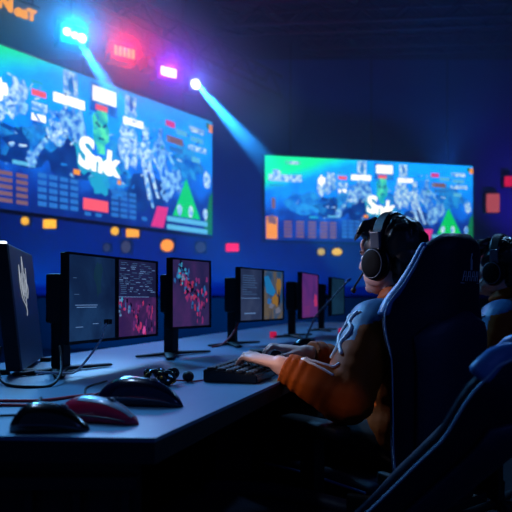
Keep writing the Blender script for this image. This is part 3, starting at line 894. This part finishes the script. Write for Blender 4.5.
# ------------------------------------------------------------------ mice
def mouse_shape(L_, Wd, H, hump=.62, n=18, seg=20, tail=.35):
    """hump at the rear (x=0 rear .. L front)"""
    rings = []
    for i in range(n + 1):
        s = i / n
        e = math.sqrt(max(0.0, 1 - (abs(2 * s - 1)) ** 3.2))
        w = Wd / 2 * (.80 + .2 * math.cos((s - .25) * 5)) * max(e, .03)
        prof = (1 - abs((s - (1 - hump)) / (hump if s > 1 - hump else 1 - hump)) ** 2.1)
        h = H * max(.02, (tail * e + (1 - tail) * max(0, prof) ** .8) * (e ** .4))
        ring = []
        for k in range(seg):
            a = 2 * PI * k / seg
            y = w * math.cos(a); z = math.sin(a)
            z = h * (z ** .85 if z > 0 else 0) + (0.002 if z > 0 else 0.002 * (1 + z))
            ring.append((s * L_, y, z))
        rings.append(ring)
    return rings

def mouse(name, label, loc, rz, L_, Wd, H, body, topm, hump=.62, tail=.35, stripe=True, wide=.55):
    t = thing(name, label, 'mouse', loc, rz)
    bm = bmesh.new(); rings = mouse_shape(L_, Wd, H, hump, tail=tail); loft(bm, rings); obj('shell', bm, body, t, True)
    # two buttons lying over the front half
    n = len(rings) - 1
    for sgn in (-1, 1):
        bm = bmesh.new(); grid = []
        for i in range(int(n * .34), n):
            row = []
            for k in range(7):
                a = PI / 2 - sgn * (.08 + k / 6 * wide)
                r = rings[i]; s = r[0][0]
                w = max(abs(q[1]) for q in r); h = max(q[2] for q in r)
                row.append(V((s, (w + .001) * math.cos(a), (h + .0007) * math.sin(a) ** .85)))
            grid.append(row)
        loft(bm, grid, cap=False, close=False)
        obj('button', bm, topm, t, True)
    bm = bmesh.new(); i = int(n * .72); h = max(q[2] for q in rings[i])
    q = rings[i][0][0]
    cyl(bm, (q, -.0035, h - .004), (q, .0035, h - .004), .009, seg=18); obj('scroll_wheel', bm, M['grey'], t, True)
    if stripe:
        bm = bmesh.new(); pts = []
        for i in range(3, n - 1):
            r = rings[i]; w = max(abs(v[1]) for v in r); h = max(v[2] for v in r)
            pts.append(V((r[0][0], -w * .93 - .0005, h * .30)))
        tube(bm, pts, .0016, 6); obj('trim_line', bm, M['grey'], t, True)
    return t

mouse('gaming_mouse', 'black glossy mouse with a high hump lying in front at the desk end', (-.418, 1.052, .7405), R(-3), .138, .072, .046, M['mouse_black'], M['mouse_black'], hump=.70, tail=.14)
mouse('gaming_mouse', 'red mouse with a pale blue top, between the black and the navy mouse', (-.372, 1.175, .7405), R(-27), .186, .070, .042, M['mouse_red'], M['mouse_top'], hump=.66, tail=.34, wide=.55)
mouse('gaming_mouse', 'largest navy mouse with a blue sheen, behind the red one', (-.345, 1.345, .7405), R(-20), .208, .080, .056, M['mouse_navy'], M['mouse_navy'], hump=.62, tail=.38)
mouse('gaming_mouse', 'dark mouse beyond the typing hands', (.155, 2.80, .7405), R(-8), .15, .08, .045, M['mouse_black'], M['mouse_black'], stripe=False)

# dark desk mat slab beyond the hands
bm = bmesh.new(); loft(bm, [[(x * .26, y * .10, z) for x, y in rrect(1, 1, .12)] for z in (0, .012)] + [[(x * .25, y * .09, .02) for x, y in rrect(1, 1, .12)]])
o = obj('wrist_rest', bm, M['black_matte'], None); o.location = (.105, 2.50, .7405); o.rotation_euler = (0, 0, R(8))
tag(o, 'flat dark wrist rest just beyond the typing hands', 'wrist rest')

# crumpled bundle of cable with brass ends
t = thing('cable_bundle', 'crumpled black cable bundle with brass ends, between the navy mouse and the keyboard', 'cable bundle', (-.245, 1.60, .74))
rnd = random.Random(11); bm = bmesh.new(); bb = bmesh.new()
for k in range(9):
    a = rnd.random() * PI; c = V((rnd.uniform(-.032, .028), rnd.uniform(-.012, .012), .019 + rnd.random() * .013))
    rr = .013 + rnd.random() * .006; ax = V((math.cos(a), math.sin(a), rnd.uniform(-.4, .4))).normalized(); ay = V((0, 0, 1)).cross(ax).normalized().lerp(V((0, 0, 1)), .7).normalized()
    tube(bm, [c + ax * rr * math.cos(q * PI / 6) + ay * rr * .9 * math.sin(q * PI / 6) for q in range(12)], .005, 6)
    if k % 2: ell(bb, c + V((0, -.012, .004)), (.006, .004, .004), seg=8, rings=6)
tube(bb, spline([(-.042, -.012, .012), (-.040, -.012, .026), (-.028, -.014, .034)], 5), .0022, 6); tube(bb, spline([(.03, -.016, .006), (.038, -.014, .012), (.038, -.01, .02)], 5), .0022, 6)
obj('cable_coil', bm, M['black_gloss'], t, True); obj('brass_end', bb, M['brass'], t, True)
bm = bmesh.new(); ell(bm, (0, 0, .0148), (.0155, .0155, .0148), seg=20, rings=14)
o = obj('cable_ball', bm, M['black_matte'], None, True); o.location = (-.1815, 1.66, .7405); tag(o, 'small round black ball on the desk, left of the keyboard', 'ball')

# slanting thin rod on the far desk
t = thing('microphone_stand', 'thin pale slanting rod rising from the desk in front of the player\'s face', 'stand', (.275, 3.40, .74))
bm = bmesh.new(); cyl(bm, (0, 0, 0), (0, 0, .012), .05, .045); obj('base', bm, M['black_matte'], t)
bm = bmesh.new(); tube(bm, [(0, 0, .012), (.05, .0, .13), (.24, .05, .33)], [.006, .005, .004], 8); obj('rod', bm, M['grey'], t, True)
bm = bmesh.new(); tube(bm, [(.235, .049, .326), (.25, .052, .337)], .006, 10); obj('tip', bm, M['black'], t, True)

# small red lamps on the far desk
for x, y, label in ((.56, 4.05, 'small red light on the far desk near the player\'s chin'), (.10, 3.62, 'small red light on the desk behind the farther twin monitor')):
    bm = bmesh.new(); box(bm, -.02, .02, -.015, .015, 0, .035, .005); o = obj('desk_light', bm, glow('lens_crimson', hx('b01848'), .9)); o.location = (x, y, .7405); tag(o, label, 'light')

# ------------------------------------------------------------------ keyboard
KB = V((-.012, 1.842, .7405)); KA = R(74)
t = thing('keyboard', 'black keyboard under the player\'s hands', 'keyboard', KB, KA)
bm = bmesh.new()
loft(bm, [[(x, -.075, 0), (x, .075, 0), (x, .075, .034), (x, -.075, .022)] for x in (-.21, .21)])
bmesh.ops.bevel(bm, geom=list(bm.edges), offset=.003, segments=2, affect='EDGES')
obj('body', bm, M['black'], t)
bm = bmesh.new(); loft(bm, [[(x * .0128 * q, y * .0128 * q, z) for x, y in rrect(1.3, 1.3, .3, 2)] for z, q in ((0, 1), (.005, .95), (.007, .8))])
key0 = None
for r_ in range(5):
    for c in range(14):
        x = -.193 + c * .0297 + (r_ % 2) * .003; y = .056 - r_ * .0272
        if key0 is None: k = obj('key', bm, M['key'], t); key0 = k
        else: k = key0.copy(); COL.objects.link(k); k.parent = t
        k.location = (x, y, .0285 + y * .08); k.scale = (1.5, 1.4, 1)

# ------------------------------------------------------------------ gaming chairs
def lerp_tab(tab, z):
    for (a, va), (b, vb) in zip(tab[:-1], tab[1:]):
        if z <= b:
            q = (z - a) / (b - a); q = max(0, min(1, q)); q = q * q * (3 - 2 * q) * .5 + q * .5
            return va + (vb - va) * q
    return tab[-1][1]
WT = ((.40, .165), (.55, .18), (.75, .185), (.86, .195), (.92, .195), (.98, .160), (1.04, .134), (1.10, .118), (1.127, .095), (1.14, .055))
GT = ((.40, .03), (.6, .05), (.8, .06), (.90, .085), (.96, .09), (1.0, .065), (1.08, .035), (1.14, .01))
def back_pt(s, z, off=0.0):
    w = lerp_tab(WT, z); g = lerp_tab(GT, z)
    return V((s * w, -.27 - (z - .45) * .06 + g * abs(s) ** 2.6 + off, z))

def gaming_chair(label, loc, rz, recline=0.0, arms=True):
    t = thing('gaming_chair', label, 'chair', loc, rz)
    rec = Matrix.Translation((0, -.27, .45)) @ Matrix.Rotation(R(recline), 4, 'X') @ Matrix.Translation((0, .27, -.45))
    nz_, ns = 30, 20
    zs = [.40 + .74 * i / nz_ for i in range(nz_ + 1)]
    ss = [-1 + 2 * k / ns for k in range(ns + 1)]
    bm = bmesh.new(); rings = []
    for z in zs:
        th = .035 * min(1, (1.155 - z) / .06 + .25)
        front = [rec @ back_pt(s, z, th * (1 - .8 * s ** 4)) for s in ss]
        back = [rec @ back_pt(s, z, -th * (1 - .8 * s ** 4)) for s in reversed(ss)]
        rings.append(front + back)
    loft(bm, rings); obj('backrest', bm, M['leather'], t, True)
    # padded rear panel, lower back, rounded top
    bm = bmesh.new(); rings = []
    for i in range(15):
        z = .46 + .47 * i / 14
        k = min(1, ((.932 - z) / .06) ** .5 if z < .93 else .1) * (.82 if z > .5 else .8)
        th = .016 * min(1, (.94 - z) / .05) + .002
        front = [rec @ back_pt(s * k, z, -.028) for s in ss]
        back = [rec @ back_pt(s * k, z, -.034 - th * (1 - .8 * s ** 6)) for s in reversed(ss)]
        rings.append(front + back)
    loft(bm, rings); obj('rear_panel', bm, M['leather2'], t, True)
    # neck and lumbar cushions on the front
    bm = bmesh.new(); ell(bm, rec @ back_pt(0, 1.02, .06), (.12, .04, .065), rec.to_3x3()); obj('neck_cushion', bm, M['leather2'], t, True)
    # bolster strips, blue accent and blue rim light in one colour; pale piping
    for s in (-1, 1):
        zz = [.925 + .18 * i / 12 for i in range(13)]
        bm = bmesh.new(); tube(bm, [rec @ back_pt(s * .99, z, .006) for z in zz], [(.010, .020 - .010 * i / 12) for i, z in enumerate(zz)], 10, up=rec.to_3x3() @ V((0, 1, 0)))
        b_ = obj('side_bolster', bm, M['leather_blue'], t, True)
        zz = [.50 + .60 * i / 24 for i in range(25)]
        bm = bmesh.new(); tube(bm, [rec @ back_pt(s * 1.0, z, -.008) + rec.to_3x3() @ V((s * .007, 0, 0)) for z in zz], .0022, 6)
        obj('piping', bm, M['piping'], b_, True)
    # seat
    bm = bmesh.new(); o_ = rrect(.50, .50, .08)
    loft(bm, [[(x * q, y * q, z) for x, y in o_] for z, q in ((.375, .92), (.39, 1.0), (.43, 1.0), (.448, .96), (.452, .80))]); obj('seat', bm, M['leather'], t, True)
    for s in (-1, 1):
        bm = bmesh.new(); tube(bm, spline([(s * .225, -.2, .452), (s * .245, 0, .462), (s * .24, .2, .45)], 6), [(.03, .022)] * 13, 10, up=(0, 0, 1)); b_ = obj('seat_bolster', bm, M['leather'], t, True)
        bm = bmesh.new(); tube(bm, spline([(s * .258, -.2, .452), (s * .279, 0, .462), (s * .272, .2, .45)], 6), .004, 6); obj('piping', bm, M['leather_blue'], b_, True)  # blue-lit seat edge put into the piping colour
    # armrests
    for s in ((-1, 1) if arms else ()):
        bm = bmesh.new()
        loft(bm, [[(s * .315 + x * .08 * q, -.06 + y * .24 * q, z) for x, y in rrect(1, 1, .25)] for z, q in ((.592, .9), (.602, 1), (.622, 1), (.63, .9))])
        a_ = obj('armrest', bm, M['black_matte'], t, True)
        bm = bmesh.new(); box(bm, s * .315 - .02, s * .315 + .02, -.09, -.03, .36, .60, .006); box(bm, min(s * .2, s * .335), max(s * .2, s * .335), -.09, -.03, .352, .375); obj('armrest_post', bm, M['black_matte'], a_)
    bm = bmesh.new(); cyl(bm, (0, 0, .08), (0, 0, .2), .03); cyl(bm, (0, 0, .2), (0, 0, .36), .018); box(bm, -.12, .12, -.12, .12, .345, .376, .008); obj('gas_lift', bm, M['black_matte'], t)
    bm = bmesh.new(); box(bm, -.16, .16, -.30, -.2, .37, .40, .008)
    for s in (-1, 1): box(bm, s * .2 - .012, s * .2 + .012, -.32, -.2, .37, .5, .006)
    obj('hinge_bracket', bm, M['black_matte'], t)
    for k in range(5):
        a = 2 * PI * k / 5 + .3
        bm = bmesh.new(); tube(bm, [(.02 * math.cos(a), .02 * math.sin(a), .10), (.3 * math.cos(a), .3 * math.sin(a), .068)], [(.028, .02), (.018, .012)], 8, up=(0, 0, 1))
        l_ = obj('base_leg', bm, M['black_matte'], t, True)
        bm = bmesh.new(); c = V((.3 * math.cos(a), .3 * math.sin(a), .028)); s_ = V((-math.sin(a), math.cos(a), 0))
        for q in (-1, 1): cyl(bm, c + s_ * q * .008, c + s_ * q * .024, .027, seg=16)
        obj('caster', bm, M['black'], l_)
    # embroidered emblem on the rear of the head part
    bm = bmesh.new()
    def tl(pts, r=.0009): tube(bm, [rec @ (back_pt((cx + (x - cx) * 1.25) / lerp_tab(WT, z), z, -.0362)) for x, z in pts], r, 5)
    cx, cz = .010, 1.02
    tl([(cx, cz + .022), (cx - .0018, cz + .05), (cx + .001, cz + .066)], .0012); tl([(cx + .004, cz + .022), (cx + .003, cz + .05)], .0010)
    for k in range(4):
        x0 = cx - .028 + k * .016
        tl([(x0, cz - .008), (x0 + .005, cz + .018), (x0 + .011, cz + .018), (x0 + .010, cz - .008)]); tl([(x0 + .002, cz + .004), (x0 + .011, cz + .004)])
    tl([(cx - .034, cz - .014), (cx + .04, cz - .014)], .0010)
    obj('emblem', bm, M['silver'], t, True)
    return t

gaming_chair('dark navy gaming chair that the front player sits in, pale emblem on its headrest', (.366, 1.948, 0), R(38))
gaming_chair('empty reclined navy gaming chair in the right foreground with a bright blue side strip', (-.050, 1.385, 0), R(64), 42, False)

# ------------------------------------------------------------------ people
def person(label, root_loc, rz, arms, legs, head_yaw=0.0, seed=1):
    """local frame: origin on the floor under the pelvis, +y ahead, +x to the person's right"""
    t = thing('person', label, 'person', root_loc, rz)
    HZ = V((0.0, .055, 1.092))                                   # middle of the head
    hm = Matrix.Translation(HZ) @ Matrix.Rotation(head_yaw, 4, 'Z')
    def H(x, y, z): return hm @ V((x, y, z))
    H3 = hm.to_3x3()
    # ---- body: one continuous skin
    bm = bmesh.new()
    E = lambda c, r, rot=None: ell(bm, H(*c), r, (H3 @ rot) if rot is not None else H3, 24, 16)
    E((0, -.012, .028), (.073, .092, .088)); E((0, .02, -.02), (.063, .075, .085)); E((0, .045, -.07), (.045, .045, .045))
    E((0, .076, -.092), (.022, .018, .018)); E((0, .082, .045), (.048, .014, .03)); E((0, .086, .018), (.045, .012, .010))
    for s in (-1, 1):
        E((s * .036, .070, -.022), (.024, .020, .022)); E((s * .048, .02, -.06), (.02, .05, .03)); E((s * .073, -.005, -.008), (.008, .018, .030))
    tube(bm, [H(0, .088, .014), H(0, .100, -.005), H(0, .111, -.026)], [(.008, .008), (.010, .010), (.014, .011)], 10)
    for s in (-1, 1): E((s * .011, .100, -.028), (.008, .009, .007))
    E((0, .090, -.052), (.024, .012, .006)); E((0, .088, -.064), (.020, .012, .008))
    tube(bm, [V((0, -.02, .86)), V((0, -.005, .94)), V((0, .02, .99)), H(0, -.01, -.05)], [.065, .056, .054, .056], 16)
    tube(bm, [(0, 0, .52), (0, -.01, .62), (0, -.005, .74), (0, 0, .82), (0, -.005, .88)], [(.15, .10), (.135, .095), (.155, .10), (.165, .095), (.10, .07)], 20, up=(0, 1, 0))
    for side in arms:
        S_, El, Wr, hand = side['s'], side['e'], side['w'], side
        tube(bm, [V(S_) * 1.0, V(S_).lerp(V(El), .5), V(El)], [.052, .046, .040], 12)
        tube(bm, [V(El), V(El).lerp(V(Wr), .3), V(Wr)], [.040, .041, .027], 12)
        h = V(side['h']).normalized(); up = V(side.get('up', (0, 0, 1)))
        sd = h.cross(up).normalized() * side['thumb']; up = sd.cross(h).normalized() * side['thumb']
        if up.z < 0: up = -up
        Wv = V(Wr)
        kn = Wv + h * .082 + up * .014
        tube(bm, [Wv - h * .01, Wv + h * .03 + up * .006, Wv + h * .06 + up * .010, kn], [(.027, .020), (.034, .017), (.040, .016), (.040, .013)], 14, up=up)
        for j, (o_, l_) in enumerate(((.030, .070), (.010, .078), (-.010, .073), (-.029, .058))):
            b = kn + sd * o_ + up * (.002 if j in (1, 2) else -.003) - h * .004
            dd = (h + sd * o_ * 2.2).normalized()
            k1 = b + dd * l_ * .46 + up * (.010 - .002 * j); k2 = k1 + dd * l_ * .26 - up * l_ * .24; k3 = k2 + dd * l_ * .10 - up * l_ * .24
            tube(bm, [b - dd * .012, b, k1, k2, k3], [.0095, .0098, .0088, .0078, .0066], 8)
        b = Wv + h * .022 + sd * .026
        k1 = b + h * .030 + sd * .022 - up * .006; k2 = k1 + h * .030 + sd * .006 - up * .006; k3 = k2 + h * .020 - sd * .004 - up * .003
        tube(bm, [b - h * .01 - sd * .01, b, k1, k2, k3], [.013, .015, .0115, .010, .0078], 8)
    for s, kn_, an in legs:
        tube(bm, [(s * .09, .0, .53), V(kn_), ], [.065, .05], 12); tube(bm, [V(kn_), V(kn_).lerp(V(an), .35), V(an)], [.05, .05, .034], 12)
    me = remesh_me(bm, .0042, 3)
    me.materials.append(M['skin'])
    link('body', me, t)
    # ---- eyes
    for s in (-1, 1):
        bm = bmesh.new(); ell(bm, H(s * .031, .079, .002), (.0115, .0115, .0115), seg=14, rings=10); e_ = obj('eye', bm, M['eye'], t, True)
        bm = bmesh.new(); ell(bm, H(s * .031, .0895, .002), (.005, .002, .005), H3, seg=12, rings=8); obj('iris', bm, M['iris'], e_, True)
        bm = bmesh.new(); tube(bm, [H(s * .014, .094, .020), H(s * .032, .094, .026), H(s * .05, .082, .020)], [.003, .004, .0025], 6); obj('eyebrow', bm, M['hair'], t, True)
    # ---- hair: dense cap with tufts brushed forward
    rnd = random.Random(seed)
    bm = bmesh.new()
    E((0, -.022, .040), (.086, .098, .090)); E((0, -.062, -.005), (.070, .058, .075)); E((0, -.055, -.06), (.055, .042, .045)); E((0, .045, .082), (.066, .055, .036))
    for s in (-1, 1): E((s * .068, .0, .03), (.016, .055, .045)); E((s * .070, .024, .0), (.006, .012, .03))
    for k in range(46):
        a = rnd.uniform(-1.25, 1.25); q = rnd.uniform(0, 1)
        b = V((.062 * math.sin(a), .03 + .05 * math.cos(a) * (1 - .5 * q), .085 + .03 * q))
        d = V((.5 * math.sin(a) + rnd.uniform(-.3, .3), .9 * math.cos(a) + .25, rnd.uniform(-.55, .1))).normalized()
        l_ = rnd.uniform(.03, .055)
        tube(bm, [H(*(b - d * .02)), H(*(b + d * l_ * .6 + V((0, 0, .006)))), H(*(b + d * l_ - V((0, 0, .008))))], [.010, .007, .0032], 6)
    for k in range(70):
        a = rnd.uniform(0, 2 * PI); el_ = rnd.uniform(.1, 1.5)
        n_ = V((math.cos(a) * math.cos(el_), math.sin(a) * math.cos(el_), math.sin(el_)))
        b = V((n_.x * .084, -.022 + n_.y * .097, .04 + n_.z * .089))
        if b.y > .05: continue
        d = (V((0, .5, -.5)) + V((rnd.uniform(-.6, .6), rnd.uniform(-.6, .3), rnd.uniform(-.4, .2)))); d = (d - n_ * d.dot(n_)).normalized()
        tube(bm, [H(*(b - d * .02 - n_ * .004)), H(*(b + n_ * .001)), H(*(b + d * .024 - n_ * .002))], [.007, .006, .002], 6)
    me = remesh_me(bm, .0034, 1); me.materials.append(M['hair']); link('hair', me, t)
    # ---- trousers and shoes
    bm = bmesh.new()
    tube(bm, [(0, -.01, .50), (0, 0, .60)], [(.165, .118), (.160, .115)], 20, up=(0, 1, 0))
    for s, kn_, an in legs:
        tube(bm, [(s * .085, .0, .535), V((s * .09, 0, .535)).lerp(V(kn_), .5), V(kn_)], [.088, .082, .067], 14)
        tube(bm, [V(kn_), V(kn_).lerp(V(an), .4), V(an) + V((0, 0, .01))], [.067, .065, .052], 14)
    me = remesh_me(bm, .008, 4); me.materials.append(M['trouser']); link('trousers', me, t)
    for s, kn_, an in legs:
        bm = bmesh.new(); a = V((an[0], an[1], 0))
        loft(bm, [[a + V((w * math.cos(q * PI / 8), y_, max(.0, .035 * hh + .035 * hh * math.sin(q * PI / 8)))) for q in range(16)]
                  for y_, w, hh in ((-.075, .02, .8), (-.06, .036, 1.25), (.0, .04, 1.35), (.06, .043, 1.05), (.13, .046, .8), (.175, .036, .6), (.19, .015, .4))])
        obj('shoe', bm, M['shoe'], t, True)
    # ---- jacket
    bm = bmesh.new()
    tube(bm, [(0, 0, .525), (0, -.005, .58), (0, -.012, .66), (0, -.005, .75), (0, .0, .83), (0, -.004, .885), (0, -.006, .925), (0, .0, .955)],
         [(.172, .130), (.178, .134), (.166, .128), (.182, .132), (.190, .122), (.165, .10), (.10, .083), (.072, .070)], 28, up=(0, 1, 0), round_ends=False)
    sleeves = []
    for side in arms:
        S_, El, Wr = V(side['s']), V(side['e']), V(side['w'])
        fwd = (Wr - El).normalized()
        path = [S_ + (V((0, S_.y, S_.z - .02)) - S_) * .45, S_ - V((0, 0, .012)), S_.lerp(El, .25), S_.lerp(El, .5), S_.lerp(El, .75), El, El.lerp(Wr, .25), El.lerp(Wr, .5), El.lerp(Wr, .75), El.lerp(Wr, .93)]
        pp = spline(path, 6)
        rr = []
        for i, p in enumerate(pp):
            q = i / (len(pp) - 1)
            r_ = .086 if q < .1 else (.080 - .008 * (q - .1) / .45 if q < .55 else .072 - .029 * (q - .55) / .45)
            w_ = .0
            if q > .50: w_ = (.0034 * math.sin(q * 95 + 1.0) * (1.3 if q > .80 else .45) + .004 * noise.noise(V((q * 31, S_.x * 9, 1))))
            rr.append(r_ + w_)
        tube(bm, pp, rr, 20, round_ends=False)
        sleeves.append((pp, rr, side))
    # collar
    for i in range(20):
        a, b = 2 * PI * i / 20, 2 * PI * (i + 1) / 20
        c = lambda q, z, k=1.0: V((.066 * k * math.cos(q), .012 + .066 * k * math.sin(q), z - .018 * math.sin(q)))
        tube(bm, [c(a, 1.0), c(b, 1.0)], .010, 6); tube(bm, [c(a, .978, 1.07), c(b, .978, 1.07)], .014, 6)
    me = remesh_me(bm, .0062, 2)
    # woven wrinkles
    for v in me.vertices:
        p = v.co
        n1 = noise.noise(V((p.x * 9, p.y * 9, p.z * 22 + p.x * 14)))
        v.co = p + v.normal * (.0045 * n1)
    me.materials.append(M['jacket']); me.materials.append(M['jacket_blue'])
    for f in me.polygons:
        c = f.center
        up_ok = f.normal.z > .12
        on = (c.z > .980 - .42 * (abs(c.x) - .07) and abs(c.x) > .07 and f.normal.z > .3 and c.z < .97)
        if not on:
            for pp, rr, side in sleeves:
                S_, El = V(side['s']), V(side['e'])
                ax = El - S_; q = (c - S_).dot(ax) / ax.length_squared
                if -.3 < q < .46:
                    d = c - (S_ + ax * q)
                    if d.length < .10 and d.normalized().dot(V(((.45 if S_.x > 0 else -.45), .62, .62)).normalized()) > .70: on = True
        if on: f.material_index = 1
    jk = link('jacket', me, t)
    # white braid lines along the sleeves, laid on the cloth
    bvh = BVHTree.FromPolygons([v.co for v in me.vertices], [tuple(p.vertices) for p in me.polygons])
    for pp, rr, side in sleeves:
        bm = bmesh.new()
        out = V((1 if side['s'][0] > 0 else -1, 0, 0))
        def lay(i, off_a, dx=0):
            i = max(1, min(len(pp) - 2, i)); T = (pp[i + 1] - pp[i - 1]).normalized()
            u = V((0, .75, .75)) ; u = (u - T * u.dot(T)).normalized(); s_ = T.cross(u).normalized()
            if s_.dot(out) < 0: s_ = -s_
            d = (u * math.cos(off_a) + s_ * math.sin(off_a)).normalized()
            hit = bvh.ray_cast(pp[i] + d * .2, -d, .25)
            return (hit[0] + d * .0015) if hit[0] is not None else pp[i] + d * rr[i]
        n = len(pp)
        a0, a1 = int(n * .16), int(n * .40)
        for k, ph in enumerate((.25, .62)):
            tube(bm, [lay(i, ph + .13 * math.sin((i - a0) * .8 + k * PI)) for i in range(a0, a1)], .0056, 6)
        tube(bm, [lay(a0, .1), lay(a0, .4), lay(a0, .75)], .0036, 6)
        # arrow braid on the forearm
        b0, b1 = int(n * .68), int(n * .88)
        tube(bm, [lay(i, .70 + .30 * (i - b0) / (b1 - b0)) for i in range(b0, b1)], .0036, 6)
        tube(bm, [lay(i, 1.30 - .18 * (i - b0) / (b1 - b0)) for i in range(b0, b1)], .0036, 6)
        tube(bm, [lay(b1 - 1, .99), lay(b1, 1.06), lay(b1 - 1, 1.13)], .0036, 6)
        obj('sleeve_braid', bm, M['jacket_white'], jk, True)
    # ---- headset, a thing of its own on the head
    hs = thing('gaming_headset', None, 'headset', root_loc, rz)
    bm = bmesh.new(); pts = []
    for i in range(25):
        a = PI * i / 24
        pts.append(H(.098 * math.cos(a), -.015 + .012 * math.sin(a), -.005 + .145 * math.sin(a)))
    wf = [(.017 if 4 < i < 20 else .013, .007) for i in range(25)]
    rings = []
    for i, p in enumerate(pts):
        T = (pts[min(24, i + 1)] - pts[max(0, i - 1)]).normalized(); f_ = H3 @ V((0, 1, 0)); n_ = f_.cross(T).normalized()
        w, h = wf[i]; w *= 1.25
        rings.append([p + f_ * (w * a) + n_ * (h * b) for a, b in ((1, .4), (.7, 1), (-.7, 1), (-1, .4), (-1, -.4), (-.7, -1), (.7, -1), (1, -.4))])
    loft(bm, rings); obj('headband', bm, M['black'], hs)
    for s in (-1, 1):
        bm = bmesh.new()
        box(bm, -.006, .006, -.016, .016, -.02, .03, .003, mtx=hm @ Matrix.Translation((s * .101, -.012, .045)) @ Matrix.Rotation(s * .12, 4, 'Y'))
        obj('slider', bm, M['grey'], hs)
    for s in (-1, 1):
        bm = bmesh.new()
        rot = H3
        rings = []
        for x, q in ((.078, .94), (.082, 1.0), (.10, 1.0), (.112, .92), (.117, .70), (.118, .3)):
            rings.append([H(s * x, -.005 + .042 * q * math.cos(2 * PI * k / 28), -.022 + .050 * q * math.sin(2 * PI * k / 28)) for k in range(28)])
        loft(bm, rings); c_ = obj('ear_cup', bm, M['cup'], hs, True)
        bm = bmesh.new(); tube(bm, [H(s * .112, -.005 + .036 * math.cos(2 * PI * k / 28), -.022 + .043 * math.sin(2 * PI * k / 28)) for k in range(29)], .0022, 6); obj('cup_ring', bm, M['grey'], c_, True)
        bm = bmesh.new(); tube(bm, [H(s * .080, -.005 + .034 * math.cos(2 * PI * k / 28), -.022 + .042 * math.sin(2 * PI * k / 28)) for k in range(29)], .011, 10); obj('ear_cushion', bm, M['black'], c_, True)
    bm = bmesh.new(); mp = spline([H(-.108, .022, -.040), H(-.104, .045, -.066), H(-.092, .072, -.088), H(-.076, .088, -.098)], 6); tube(bm, mp, .0032, 8); mb = obj('microphone_boom', bm, M['black'], hs, True)
    bm = bmesh.new(); ell(bm, H(-.070, .094, -.101), (.009, .009, .009), H3, seg=14, rings=10); obj('microphone', bm, M['black_matte'], mb, True)
    return t, hs

def to_local(loc, rz, p):
    return (Matrix.Rotation(-rz, 3, 'Z') @ (V(p) - V(loc)))
P1 = V((.472, 1.928, 0)); A1 = R(55)
L1 = lambda *p: to_local(P1, A1, p)
D1 = lambda *p: Matrix.Rotation(-A1, 3, 'Z') @ V(p)
arms1 = [dict(s=L1(.340, 1.797, .888), e=L1(.240, 1.655, .695), w=L1(.066, 1.700, .782), h=D1(-.80, .58, .02), thumb=1),
         dict(s=L1(.56, 2.085, .885), e=L1(.42, 2.24, .70), w=L1(.165, 2.06, .785), h=D1(-.96, .05, .02), thumb=-1)]
legs1 = [(-1, (-.11, .43, .53), (-.12, .46, .08)), (1, (.11, .43, .53), (.12, .46, .08))]
p1, h1 = person('front player in an orange jacket with blue white-braided shoulders, typing, seen from behind', P1, A1, arms1, legs1, R(-11), 1)
h1['label'] = 'black headset with a boom microphone on the front player\'s head'

P2 = V((1.07, 2.585, 0)); A2 = R(50)
arms2 = [dict(s=(-.175, -.005, .885), e=(-.25, .02, .67), w=(-.13, .24, .655), h=(.35, .93, -.06), thumb=1),
         dict(s=(.175, -.005, .885), e=(.25, .02, .67), w=(.13, .24, .655), h=(-.35, .93, -.06), thumb=-1)]
p2, h2 = person('second player in an orange jacket at the right photo edge, cut by it', P2, A2, arms2, legs1, 0.0, 2)
h2['label'] = 'black headset on the second player at the right photo edge'
c2 = dup([o for o in bpy.data.objects if o.name == 'gaming_chair'][0], (1.02, 2.62, 0), R(40), 'navy gaming chair under the second player at the right photo edge')

# repeats share a group
GROUPS = {'monitor': 'monitors along the desk', 'mouse': 'computer mice on the desk', 'stage lamp': 'stage lamps in a row above the video wall', 'chair': 'gaming chairs',
          'person': 'players at the desk', 'headset': 'headsets worn by the players', 'screen': 'lit video walls', 'truss': 'trusses under the ceiling', 'cable': 'cables on the desk'}
for o in bpy.data.objects:
    if o.parent is None and o.get('category') in GROUPS:
        o['group'] = GROUPS[o['category']]
